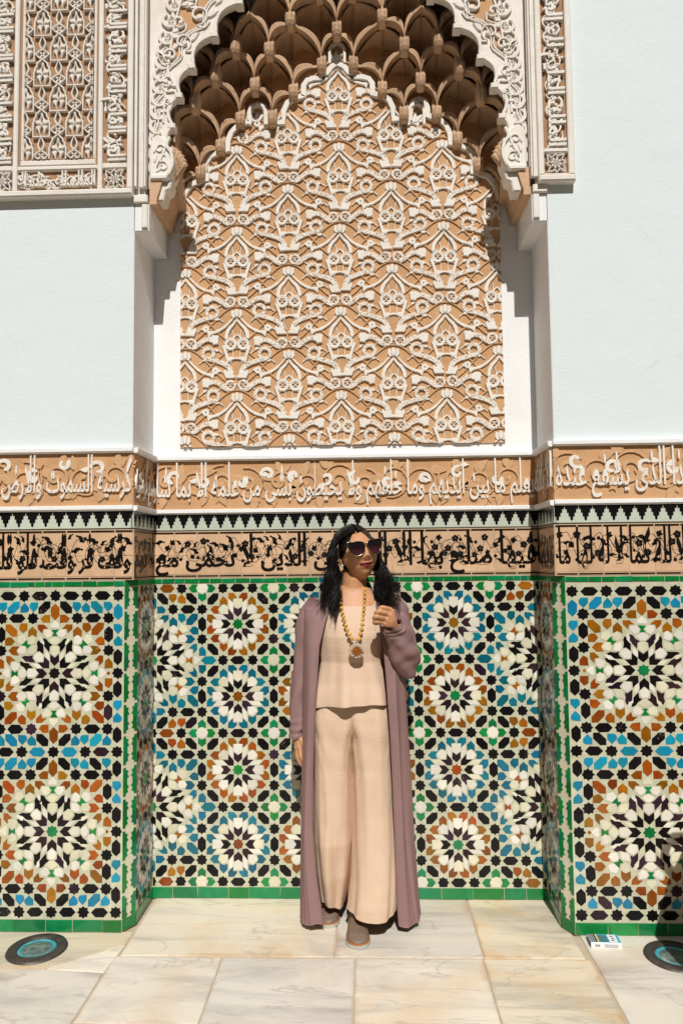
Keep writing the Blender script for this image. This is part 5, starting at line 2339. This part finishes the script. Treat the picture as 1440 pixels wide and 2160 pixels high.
def lens_mat():
    m = bpy.data.materials.new('tinted_lens')
    m.use_nodes = True
    n, l = m.node_tree.nodes, m.node_tree.links
    b = n['Principled BSDF']
    tc = n.new('ShaderNodeTexCoord')
    sp = n.new('ShaderNodeSeparateXYZ')
    l.new(tc.outputs['Generated'], sp.inputs[0])
    cr = n.new('ShaderNodeValToRGB')
    cr.color_ramp.elements[0].color = (0.075, 0.014, 0.026, 1)
    cr.color_ramp.elements[1].color = (0.008, 0.005, 0.007, 1)
    cr.color_ramp.elements[1].position = 0.55
    l.new(sp.outputs['Z'], cr.inputs['Fac'])
    l.new(cr.outputs['Color'], b.inputs['Base Color'])
    b.inputs['Roughness'].default_value = 0.06
    M['tinted_lens'] = m


lens_mat()

person = thing('person', 'person in mauve cardigan, beige top and wide trousers, wearing dark sunglasses', 'person', (.03, .05, 0))
HC = Vector((.060, .062, 1.452))
MH = Matrix.Translation(HC) @ Matrix.Rotation(radians(21), 4, 'Z') @ Matrix.Rotation(radians(-7), 4, 'Y') @ Matrix.Rotation(radians(-13), 4, 'X')
E2 = math.exp


def head_pt(dx, dy, dz):
    x, y, z = .0745 * dx, .092 * dy, .107 * dz
    t = max(0, -dz)
    x *= 1 - .29 * t ** 1.9
    if dy > 0:
        y *= 1 - .45 * t
    else:
        y *= 1 - .10 * t ** 2
        y -= .004 * (1 - abs(dz))
    if dy < .2:
        q = min(1, (.2 - dy) / .6)
        ax = abs(x)
        nz = 0
        if -.046 < z < .022:
            nz = (.022 - z) / .052 * .021 if z > -.030 else .021 * max(0, (z + .046) / .016)
        y -= q * nz * E2(-(x / (.0085 + .0035 * max(0, min(1, (.01 - z) / .04)))) ** 2)
        y -= q * .007 * E2(-((ax - .012) / .0065) ** 2 - ((z + .034) / .008) ** 2)
        y += q * .010 * E2(-((ax - .031) / .016) ** 2 - ((z - .006) / .012) ** 2)
        y -= q * .004 * E2(-((z - .026) / .009) ** 2) * (1 if ax < .055 else 0)
        y -= q * .007 * E2(-((ax - .038) / .017) ** 2 - ((z + .030) / .019) ** 2)
        zl = z - .10 * x * x / .022
        y -= q * .0075 * E2(-(x / .022) ** 2) * (E2(-((zl + .0565) / .0052) ** 2) + 1.1 * E2(-((zl + .0675) / .006) ** 2))
        y += q * .0055 * E2(-(x / .025) ** 2) * E2(-((zl + .062) / .0022) ** 2)
        y += q * .003 * E2(-((ax - .028) / .006) ** 2 - ((z + .058) / .008) ** 2)
        y -= q * .010 * E2(-(x / .021) ** 2 - ((z + .094) / .014) ** 2)
    return Vector((x, y, z))


body = MB()
NU_, NV_ = 120, 90
rows = []
for j in range(NV_ + 1):
    th = .02 + (pi - .04) * j / NV_
    rows.append([MH @ head_pt(sin(th) * cos(a), sin(th) * sin(a), cos(th)) for a in [2 * pi * i / NU_ for i in range(NU_)]])
body.grid(rows, close_u=True)
body.face([tuple(p) for p in rows[0]][::-1])
body.face([tuple(p) for p in rows[-1]])
for s in (-1, 1):
    body.ball(MH @ Vector((s * .069, .012, -.012)), (.010, .016, .028))
# neck, shoulders, trunk
body.tube(smooth_path([(.048, .080, 1.42), (.046, .076, 1.36), (.042, .074, 1.315), (.040, .076, 1.285)], 4), [.048] * 5 + [.049] * 4 + [.053] * 4, 20)


def loft(mb, secs, n=36, cap=True):
    """secs: (z, cx, cy, rx, ry_front, ry_back)"""
    rr = []
    for z, cx, cy, rx, rf, rb in secs:
        rr.append([(cx + rx * cos(a), cy + (rf if sin(a) < 0 else rb) * sin(a), z) for a in [2 * pi * k / n for k in range(n)]])
    mb.grid(rr, close_u=True)
    if cap:
        mb.face(rr[0][::-1])
        mb.face(rr[-1])


loft(body, [(1.325, .040, .078, .050, .048, .045), (1.305, .039, .078, .080, .055, .052), (1.285, .037, .078, .112, .064, .060), (1.26, .036, .076, .132, .076, .068), (1.22, .035, .074, .136, .092, .080), (1.15, .034, .072, .126, .108, .085),
            (1.05, .032, .07, .108, .088, .085), (.96, .030, .07, .105, .072, .085), (.85, .03, .07, .115, .066, .09), (.76, .03, .07, .10, .058, .09)])
# arms
body.tube(smooth_path([(-.098, .074, 1.245), (-.145, .068, 1.12), (-.165, .06, .985), (-.176, .048, .86), (-.183, .036, .745)], 5), [.046 - .026 * i / 20 for i in range(21)], 14)
body.tube(smooth_path([(.172, .074, 1.245), (.225, .045, 1.14), (.243, .0, 1.045)], 6), [.046 - .008 * i / 12 for i in range(13)], 14)
body.tube(smooth_path([(.243, .0, 1.045), (.225, -.065, 1.105), (.199, -.115, 1.172)], 6), [.037 - .015 * i / 12 for i in range(13)], 14)
# legs
body.tube(smooth_path([(-.040, .07, .80), (-.046, .05, .45), (-.050, .10, .10)], 6), [.075 - .038 * i / 12 for i in range(13)], 14)
body.tube(smooth_path([(.100, .07, .80), (.085, .045, .45), (.040, .06, .09)], 6), [.075 - .038 * i / 12 for i in range(13)], 14)


def finger(pts, r0, r1):
    P = smooth_path(pts, 4)
    n = len(P)
    body.tube(P, [r0 + (r1 - r0) * i / (n - 1) for i in range(n)], 10)
    body.ball(P[-1], r1 * 1.02, 10, 7)


# hand closed on the cardigan edge by the chest
WR = (.197, -.117, 1.176)
fists = [((.186, -.137, 1.241), (.149, -.160, 1.251), (.141, -.140, 1.238), (.152, -.128, 1.232)),
         ((.176, -.143, 1.226), (.136, -.167, 1.236), (.129, -.144, 1.224), (.142, -.130, 1.218)),
         ((.165, -.143, 1.209), (.127, -.165, 1.2175), (.122, -.142, 1.207), (.135, -.128, 1.203)),
         ((.157, -.138, 1.193), (.126, -.156, 1.1985), (.122, -.136, 1.190), (.134, -.124, 1.188))]
for q, f in enumerate(fists):
    r = (.0082, .0086, .0082, .0074)[q]
    body.tube(smooth_path([WR, tuple(WR[i] * .5 + f[0][i] * .5 - (.004 if i == 1 else 0) for i in range(3)), f[0]], 4), [.016, .0155, .015, .0145, .014, .0135, .013, .0125, .012], 12)
    finger(f, r * 1.08, r * .92)
finger([(.196, -.112, 1.19), (.178, -.112, 1.226), (.158, -.122, 1.244), (.146, -.128, 1.246)], .0125, .0088)
# relaxed hand hanging at the side
WL = (-.182, .036, .748)
hang = [((-.174, .008, .690), (-.168, .000, .660), (-.152, .004, .636), (-.139, .012, .632)),
        ((-.185, .018, .686), (-.182, .012, .654), (-.168, .014, .630), (-.153, .021, .625)),
        ((-.190, .034, .688), (-.188, .032, .658), (-.176, .033, .636), (-.162, .038, .632)),
        ((-.190, .050, .694), (-.189, .050, .670), (-.180, .050, .652), (-.168, .053, .648))]
for q, f in enumerate(hang):
    r = (.0090, .0094, .0088, .0078)[q]
    body.tube(smooth_path([WL, tuple(WL[i] * .45 + f[0][i] * .55 for i in range(3)), f[0]], 4), [.019, .0175, .016, .015, .0145, .014, .013, .0125, .012], 12)
    finger(f, r * 1.08, r * .86)
finger([(-.176, .022, .735), (-.158, .002, .708), (-.151, -.006, .680), (-.148, -.006, .660)], .0125, .0088)

raw = body.mesh('body', 'skin', True)
tmp = bpy.data.objects.new('body_raw', raw)
COL.objects.link(tmp)
rm = tmp.modifiers.new('join', 'REMESH')
rm.mode = 'VOXEL'
rm.voxel_size = 0.0027
rm.use_smooth_shade = True
sm = tmp.modifiers.new('relax', 'SMOOTH')
sm.factor = 0.5
sm.iterations = 1
dg = bpy.context.evaluated_depsgraph_get()
bme = bpy.data.meshes.new_from_object(tmp.evaluated_get(dg))
bpy.data.objects.remove(tmp)
bme.name = 'body'
bme.polygons.foreach_set('use_smooth', [True] * len(bme.polygons))
lipa = bme.attributes.new('lip', 'FLOAT', 'POINT')
MI = MH.inverted()
vals = [0.0] * len(bme.vertices)
for i, v in enumerate(bme.vertices):
    if v.co.z > 1.34:
        p = MI @ v.co
        if p.y < -.05 and abs(p.x) < .03:
            zl = p.z - .10 * p.x * p.x / .022
            up, dn = -.0515 - .35 * abs(p.x) * .25, -.0735 + .30 * abs(p.x)
            if dn < zl < up and abs(p.x) < .0265:
                vals[i] = max(0, min(1, min(up - zl, zl - dn) / .0018))
lipa.data.foreach_set('value', vals)
link('body', bme, person)

for p, nrm, r in (((-.1455, -.0145, .6635), 0, .0075), ((-.1345, .0055, .6345), 0, .006)):
    mb = MB()
    mb.ball(p, (r * .75, r * .45, r * 1.15), 10, 7)
    mb.make('nail', 'red_nail', person, smooth=True)
for s in (-1, 1):
    mb = MB()
    c = MH @ Vector((s * .031, -.079, .006))
    mb.ball(c, .0115, 14, 10)
    e = mb.make('eye', 'eye_white', person, smooth=True)
    mb = MB()
    mb.ball(MH @ Vector((s * .031, -.0865, .006)), .0052, 12, 8)
    mb.make('iris', 'iris', e, smooth=True)


# clothes -----------------------------------------------------------
def nz(x, y, z):
    return noise.noise(Vector((x, y, z)))


# sleeveless top
top_tab = [(.872, .030, .166, .158, .13), (.90, .030, .162, .151, .128), (.95, .031, .148, .134, .115), (1.03, .032, .132, .120, .10), (1.09, .033, .137, .131, .10), (1.13, .034, .141, .133, .10), (1.17, .035, .140, .122, .095), (1.21, .036, .136, .103, .09), (1.248, .037, .122, .082, .08)]
mb = MB()
rows = []
NZ, NA = 70, 110
for j in range(NZ + 1):
    f = j / NZ
    row = []
    for k in range(NA):
        a = 2 * pi * k / NA
        zt = 1.246 + (.060 * max(0, abs(cos(a)) - .62) / .38)
        zb = .876 - .020 * abs(cos(a)) + .006 * cos(a) + .004 * sin(a * 5)
        z = zb + (zt - zb) * f
        cx, rx, rf, rb = interp(top_tab, min(z, 1.248))
        lo = (1 - f) ** 1.5
        w = 1 + .060 * lo * sin(a * 7 + .8 + .6 * sin(a * 3)) + .025 * lo * sin(a * 15 + z * 9) + .018 * nz(cos(a) * 3, sin(a) * 3, z * 5) + .012 * nz(cos(a) * 7, sin(a) * 7, z * 3)
        row.append((cx + rx * cos(a) * w, .07 + (rf if sin(a) < 0 else rb) * sin(a) * w, z))
    rows.append(row)
mb.grid(rows, close_u=True)
tp = mb.make('top', 'beige_crepe', person, smooth=True)
# wide trousers: two draped legs meeting in a crotch seam
mb = MB()
legs = [[(.955, -.020, .070, .085, .092, .09), (.90, -.026, .070, .092, .108, .10), (.82, -.032, .068, .098, .116, .105), (.745, -.043, .064, .084, .112, .105), (.62, -.049, .058, .078, .100, .09), (.45, -.049, .050, .0785, .095, .085), (.33, -.048, .050, .076, .090, .08), (.20, -.050, .064, .064, .075, .07), (.12, -.052, .078, .052, .062, .06), (.076, -.054, .086, .045, .055, .055)],
        [(.955, .080, .070, .085, .092, .09), (.90, .086, .070, .092, .108, .10), (.82, .094, .068, .098, .118, .105), (.745, .105, .064, .086, .114, .105), (.62, .112, .056, .083, .106, .09), (.45, .113, .045, .086, .102, .085), (.33, .114, .034, .089, .100, .085), (.20, .110, .014, .087, .094, .09), (.12, .103, .002, .089, .092, .095), (.082, .098, .000, .090, .088, .10)]]
for L, tab in enumerate(legs):
    rows = []
    z0_, z1_ = tab[-1][0], tab[0][0]
    NZ, NA = 110, 84
    for j in range(NZ + 1):
        z = z1_ + (z0_ - z1_) * j / NZ
        cx, cy, rx, rf, rb = interp(tab, z)
        row = []
        f = j / NZ
        for k in range(NA):
            a = 2 * pi * k / NA
            inner = (cos(a) if L == 0 else -cos(a))
            w = 1 + .030 * nz(cos(a) * 2.2 + L * 9, sin(a) * 2.2, z * 2.6) + .045 * f * sin(a * 6 + 1.5 * L + z * 2.0) + .02 * f * sin(a * 11 + z * 5)
            # drag lines running out of the crotch
            dc = math.hypot((z - .72) / .16, 0)
            w += .010 * E2(-dc * dc) * max(0, inner) * sin((z + inner * .06) * 95)
            w += .075 * f ** .5 * nz(cos(a) * 3.5 + L * 5, sin(a) * 3.5, z * 1.1 + 4)
            w += .035 * nz(a * 1.5, z * 13 + inner * 3, L + 3.0) * E2(-((z - .70) / .16) ** 2)
            w += .030 * sin(z * 34 + a * 1.2 + L) * E2(-((z - .74) / .05) ** 2)
            if L == 0 and z < .42:      # long fold falling from the bent knee
                w += .20 * E2(-((a - 4.35) / .26) ** 2) * min(1, (.42 - z) / .15)
                w -= .16 * E2(-((a - 5.1) / .28) ** 2) * min(1, (.42 - z) / .15)
            zz = z
            if f > .97:
                zz += .010 * sin(a * 2 + L) * (f - .97) / .03
            pw = .62 + .38 * min(1, max(0, (.80 - z) / .35))
            ca, sa = math.copysign(abs(cos(a)) ** pw, cos(a)), math.copysign(abs(sin(a)) ** (pw * .5 + .5), sin(a))
            row.append((cx + rx * ca * w, cy + (rf if sa < 0 else rb) * sa * w, zz))
        rows.append(row)
    mb.grid(rows, close_u=True)
mb.make('trousers', 'beige_crepe', person, smooth=True)

# open cardigan down to the ankles
edge = [(1.32, -.018, -.10, .098, .185, .052), (1.27, -.045, -.155, .128, .236, .015), (1.20, -.066, -.158, .146, .238, -.032), (1.10, -.092, -.157, .157, .238, -.058), (.98, -.100, -.158, .166, .236, -.066), (.88, -.107, -.160, .172, .235, -.070),
        (.74, -.115, -.162, .180, .240, -.060), (.62, -.121, -.165, .184, .246, -.052), (.40, -.124, -.168, .190, .258, -.040), (.22, -.112, -.174, .194, .270, -.030), (.10, -.096, -.178, .198, .279, -.020), (.028, -.087, -.180, .202, .286, -.014)]
mb = MB()
NZ, NT = 120, 90
rows = []
for j in range(NZ + 1):
    f = j / NZ
    z = 1.318 + (.030 - 1.318) * f
    li, lo, ri, ro, yf = interp(edge, z)
    low = max(0, min(1, (1.15 - z) / .9))
    pts = smooth_path([(li, yf + .004), (li * .55 + lo * .45, yf), (lo + .012, yf + .03), (lo - .004 * low, yf + .085), (lo + .03, .165), (.035, .188), (ro - .03, .168), (ro + .004 * low, yf + .09), (ro - .012, yf + .032), (ri * .55 + ro * .45, yf), (ri, yf + .004)], 9)
    row = []
    for k, (x, y) in enumerate(pts):
        t = k / (len(pts) - 1)
        dx = nz(t * 9, z * 1.1, 2.0) * .014 * (.3 + low) + .013 * low * nz(t * 24, z * .9, 7.0) + .004 * low * nz(t * 60, z * 1.2, 3.0)
        ins = min(1, min(t, 1 - t) / .05)
        d = Vector((x - .035, y - .06))
        d.normalize()
        zz = z
        if f < .06:
            dist = abs(x - .04)
            zz = z - max(0, dist - .055) * .62 * (1 - f / .06) - .0 * f
            if y > .12:
                zz -= .01
        if f > .985:
            zz += .012 * nz(t * 8, 1, 4) * (f - .985) / .015
        row.append((x + d.x * dx * ins, y + d.y * dx * (.35 + .65 * ins), zz))
    rows.append(row)
mb.grid(rows)


def sleeve(path, rad, k=7, cuff=0.0, seed=0.0, n=30):
    P = [Vector(p) for p in smooth_path(path, k)]
    m = len(P)
    rr = [interp([(i, r) for i, r in enumerate(rad)], i / (m - 1) * (len(rad) - 1))[0] for i in range(m)]
    R = []
    for i, p in enumerate(P):
        t = (P[min(i + 1, m - 1)] - P[max(i - 1, 0)]).normalized()
        u = t.cross(Vector((0, 1, .05)))
        if u.length < .1:
            u = t.cross(Vector((1, 0, 0)))
        u.normalize()
        v = u.cross(t).normalized()
        s = i / (m - 1)
        row = []
        for q in range(n):
            a = 2 * pi * q / n
            w = 1 + .13 * nz(cos(a) * 1.3 + seed, sin(a) * 1.3, s * 5) + .085 * sin(s * 17 + 2.2 * sin(a + seed) * 2 + seed) + .03 * sin(s * 41 + 5 * cos(a + seed))
            if cuff:
                w += .085 * sin(s * 75 + 1.6 * sin(a * 1 + seed)) * max(0, min(1, (s - (1 - cuff)) / .06)) * max(0, min(1, (1 - s) / .03))
            row.append(tuple(p + (u * cos(a) + v * sin(a)) * rr[i] * w))
        R.append(row)
    return R


# sleeve of the hanging arm, gathered at the wrist
mb.grid(sleeve([(-.088, .072, 1.262), (-.122, .070, 1.19), (-.142, .066, 1.09), (-.163, .060, .965), (-.177, .050, .85), (-.183, .040, .775), (-.184, .036, .727)], [.062, .062, .052, .046, .041, .036, .032], 9, .26, 1.0), close_u=True)
# sleeve of the raised arm: drops to the elbow, then back up to the chest
mb.grid(sleeve([(.155, .072, 1.262), (.200, .066, 1.20), (.228, .040, 1.11), (.240, .005, 1.035)], [.064, .062, .058, .056], 9, 0, 3.0), close_u=True)
mb.grid(sleeve([(.243, .030, 1.000), (.240, -.015, 1.020), (.232, -.055, 1.075), (.214, -.090, 1.130), (.197, -.116, 1.172), (.192, -.122, 1.184)], [.030, .058, .058, .049, .039, .036], 9, .30, 5.0), close_u=True)
# turned edges: front bands and hem
for col_ in (0, -1):
    mb.tube([(r[col_][0], r[col_][1] - .001, r[col_][2]) for r in rows[6:]], .0022, 6)
mb.tube(rows[-1], .0020, 6)
mb.tube(rows[-3], .0012, 5)
cd = mb.make('cardigan', 'mauve_knit', person, smooth=True)


# shoes
def shoe(cx, heel, toe, ang, hw=.043):
    T = Matrix.Translation((cx, heel, 0)) @ RZ(ang)
    L = heel - toe
    prof = [(0, .55, .060), (.06, .70, .075), (.2, .74, .082), (.4, .76, .078), (.55, .86, .066), (.7, .98, .054), (.82, .99, .046), (.90, .86, .038), (.96, .60, .029), (1.0, .14, .020)]
    P = [interp(prof, i / 40) for i in range(41)]
    mb = MB()
    rows = []
    for i in range(41):
        w, h = P[i]
        y = -L * i / 40
        row = []
        for k in range(23):
            a = pi * k / 22
            row.append(T @ Vector((hw * w * cos(a) * (1 + .04 * sin(a)), y, .017 + (h - .017) * max(0, sin(a)) ** .8)))
        rows.append(row)
    mb.grid(rows)
    sh = mb.make('shoe', 'shoe_leather', person, smooth=True)
    for nm, z0_, z1_, m_, g in (('sole', .001, .0125, 'sole_edge', 1.09), ('welt', .0127, .018, 'welt', 1.06)):
        mb = MB()
        pts = [(hw * P[i][0] * g, -L * i / 40 * (1.0 + .012 * g)) for i in range(41)]
        outl = pts + [(-x, y) for x, y in pts[::-1]]
        lo = [T @ Vector((x, y, z0_)) for x, y in outl]
        hi = [T @ Vector((x, y, z1_)) for x, y in outl]
        mb.grid([lo, hi], close_u=True)
        mb.face(hi)
        mb.face(lo[::-1])
        mb.make(nm, m_, sh)


shoe(.036, .112, -.124, 3, .043)
shoe(-.052, .265, .030, -6, .041)

# necklace
def front_y(z):
    return interp([(1.06, -.078), (1.11, -.078), (1.15, -.078), (1.20, -.052), (1.23, -.030), (1.255, -.014), (1.29, .012), (1.33, .026)], z)[0]


nk = bpy.data.objects.new('necklace', None)
COL.objects.link(nk)
nk.parent = person
nk.location = Vector((.053, -.07, 1.1)) - Vector((.03, .05, 0))
wm[nk.name] = Matrix.Translation((.053, -.07, 1.1))
for pth in ([(-.019, 1.325), (-.010, 1.27), (.0005, 1.222), (.012, 1.18), (.026, 1.145), (.044, 1.116)], [(.088, 1.325), (.087, 1.28), (.083, 1.235), (.078, 1.195), (.071, 1.155), (.060, 1.116)]):
    sp = smooth_path(pth, 14)
    acc, prev, k = 0, sp[0], 0
    r = .0072
    for p in sp:
        acc += math.hypot(p[0] - prev[0], p[1] - prev[1])
        prev = p
        if acc >= 2 * r * .98:
            acc = 0
            fz = (1.33 - p[1]) / .21
            r = .0088 - .0022 * max(0, min(1, 1 - fz))
            y = front_y(p[1]) - r
            mb = MB()
            mb.ball((0, 0, 0), (r, r, r * .9), 12, 8)
            mb.make('bead', 'bead_wood', nk, smooth=True, mtx=Matrix.Translation((p[0], y, p[1])) @ Matrix.Rotation(random.uniform(0, 3), 4, 'Y'))
            k += 1
pc = Vector((.0535, -.090, 1.083))
mb = MB()
mb.relief([(.030 * cos(2 * pi * k / 9 + .3), .030 * sin(2 * pi * k / 9 + .3)) for k in range(9)], -.005, .004, .002)
pd = mb.make('pendant', 'resin', nk, mtx=Matrix.Translation(pc))
mb = MB()
for k in range(11):
    a = 2 * pi * k / 11 + .2
    mb.relief(leaf(.001, .001,   .0262 * random.uniform(.7, 1.08), .0095, a), .0035, .0052 + .0002 * k, .0004)
mb.disc(0, 0, .005, .004, .0085)
mb.make('flower', 'dried_flower', pd, mtx=Matrix.Translation(pc))
mb = MB()
mb.tube([(.0535, -.090, 1.108), (.0535, -.093, 1.116), (.0525, -.087, 1.121)], .0034, 8)
mb.make('bail', 'silver', nk, smooth=True)


# sunglasses, set on the turned head
def xf(mb, T):
    mb.v = [tuple(T @ Vector(p)) for p in mb.v]
    return mb


sg = bpy.data.objects.new('sunglasses', None)
COL.objects.link(sg)
sg.parent = person
gl = MH @ Vector((0, -.1, .006))
sg.location = gl - Vector((.03, .05, 0))
wm[sg.name] = Matrix.Translation(gl)
for s in (-1, 1):
    outl = [(s * x * 1.12, z * 1.14) for x, z in ((-.0265, .004), (-.0235, .0145), (-.013, .0205), (.003, .0225), (.017, .0225), (.0285, .0235), (.0305, .012), (.0275, -.004), (.019, -.0185), (.004, -.0245), (-.012, -.0215), (-.0225, -.010))]
    outl = smooth_path(outl + [outl[0]], 4)[:-1]
    tilt = Matrix.Translation((s * .0350, -.1045, .003)) @ Matrix.Rotation(radians(9 * s), 4, 'Z') @ Matrix.Rotation(radians(5), 4, 'X')
    mb = MB()
    mb.relief(outl, -.001, .0012, .0006)
    xf(mb, MH @ tilt)
    mb.make('lens', 'tinted_lens', sg)
    mb = MB()
    mb.strip(outl, .0042, -.002, .0024, closed=True)
    xf(mb, MH @ tilt)
    fr = mb.make('frame', 'black_plastic', sg, smooth=True)
    mb = MB()
    mb.strip([(x * 1.075, z * 1.085) for x, z in outl], .0016, -.0015, .0022, closed=True)
    xf(mb, MH @ tilt)
    mb.make('rim', 'gilt', fr, smooth=True)
    mb = MB()
    mb.tube([MH @ Vector(p) for p in ((s * .066, -.098, .022), (s * .072, -.085, .021), (s * .078, -.03, .016), (s * .079, .02, .010))], [(.002, .005)] * 4, 8)
    mb.make('temple', 'black_plastic', sg, smooth=True)
mb = MB()
mb.tube([MH @ Vector(p) for p in ((-.007, -.107, .012), (0, -.109, .0155), (.007, -.107, .012))], .0028, 8)
mb.make('bridge', 'black_plastic', sg, smooth=True)
mb = MB()
mb.ball(MH @ Vector((-.0735, .004, -.038)), .0048, 12, 8)
mb.make('earring', 'pearl', person, smooth=True)

# hair: scalp cap and long loose waves
keep = MB()
NJ, NK = 96, 200
cap_pts = []
for j in range(NJ + 1):
    th = .01 + (pi * .72) * j / NJ
    for k in range(NK):
        a = 2 * pi * k / NK
        cap_pts.append(tuple(MH @ (head_pt(sin(th) * cos(a), sin(th) * sin(a), cos(th)) * 1.025 + Vector((0, .003, .002)))))
keep.v = cap_pts
for j in range(NJ):
    for k in range(NK):
        a = 2 * pi * (k + .5) / NK
        th = .01 + (pi * .72) * (j + .5) / NJ
        dx, dy, dz = sin(th) * cos(a), sin(th) * sin(a), cos(th)
        line = .80 - 1.15 * abs(dx + .12) ** 1.4
        if dy < -.10 and dz < line:
            continue
        k2 = (k + 1) % NK
        keep.f.append((j * NK + k, j * NK + k2, (j + 1) * NK + k2, (j + 1) * NK + k))
        keep.mi.append(0)
rg = random.Random(3)
for side in (-1, 1):
    ncl = 26
    for c in range(ncl):
        q = c / (ncl - 1)
        qc = min(1, max(0, q + rg.uniform(-.03, .03)))
        ph, fr_ = rg.uniform(0, 6.28), rg.uniform(16, 26)
        if side < 0:
            ex, ez = rg.uniform(-.098, -.012) + (.012 if q < .3 else 0), rg.uniform(1.20, 1.31)
        else:
            ex, ez = rg.uniform(.120, .222), rg.uniform(1.215, 1.31)
        ey = -.045 + .165 * qc + rg.uniform(-.012, .012)
        if q < .55:
            ey -= .02
        for k in range(34):
            jx, jy, jz = rg.gauss(0, .005), rg.gauss(0, .006), rg.gauss(0, .014)
            yr = -.082 + .155 * min(1, max(0, qc + rg.gauss(0, .035)))
            zr = .110 * sqrt(max(.05, 1 - (yr / .112) ** 2))
            lift = rg.uniform(1.0, 1.10)
            loc = []
            for al in (0.03, .45, .85, 1.25, 1.62):
                x = -.014 + side * .082 * sin(al) * lift * (1.0 if side < 0 else 1.06)
                z = zr * cos(al) * lift + .004
                y = yr + (max(yr, -.030 + .02 * rg.random()) - yr) * min(1, al / 1.1) + .012 * al
                loc.append(MH @ Vector((x, y, z)))
            e = Vector((ex + jx * .75, ey + jy * .7, ez + jz * 2.3))
            nkx = (-.046 if side < 0 else .166)
            m1 = Vector((nkx + rg.gauss(0, .010) + (.012 * qc if side < 0 else -.012 * qc), loc[-1].y * .4 + (.01 + .085 * qc) * .6, 1.365 + rg.uniform(-.01, .01)))
            pts = smooth_path([tuple(p) for p in loc + [m1, (m1 * .45 + e * .55 + Vector((side * -.006, -.004, 0))), e]], 4)
            n = len(pts)
            out = []
            for i, p in enumerate(pts):
                t = i / (n - 1)
                w = max(0, t - .42) / .58
                out.append((p[0] + .0150 * w * sin(fr_ * t + ph) + jx * w * (1 - w) * 2.2, p[1] + .011 * w * cos(fr_ * t * .8 + ph), p[2]))
            keep.tube(out, [.0019 - .0013 * max(0, (i / (n - 1) - .5) * 2) for i in range(n)], 3, cap=False)
# a few flyaway wisps
for k in range(110):
    side = rg.choice((-1, 1))
    x = (-.06 if side < 0 else .17) + rg.uniform(-.02, .03)
    z = rg.uniform(1.24, 1.34)
    y = rg.uniform(-.05, .05)
    pts = smooth_path([(x, y, z + .07), (x + side * rg.uniform(-.005, .012), y - .01, z + .03), (x + side * rg.uniform(0, .035), y - .015, z - .01), (x + side * rg.uniform(.0, .055), y - .01, z - rg.uniform(.02, .05))], 5)
    keep.tube(pts, [.0009 - .0006 * i / 15 for i in range(16)], 3, cap=False)
keep.make('hair', 'hair', person, smooth=True)
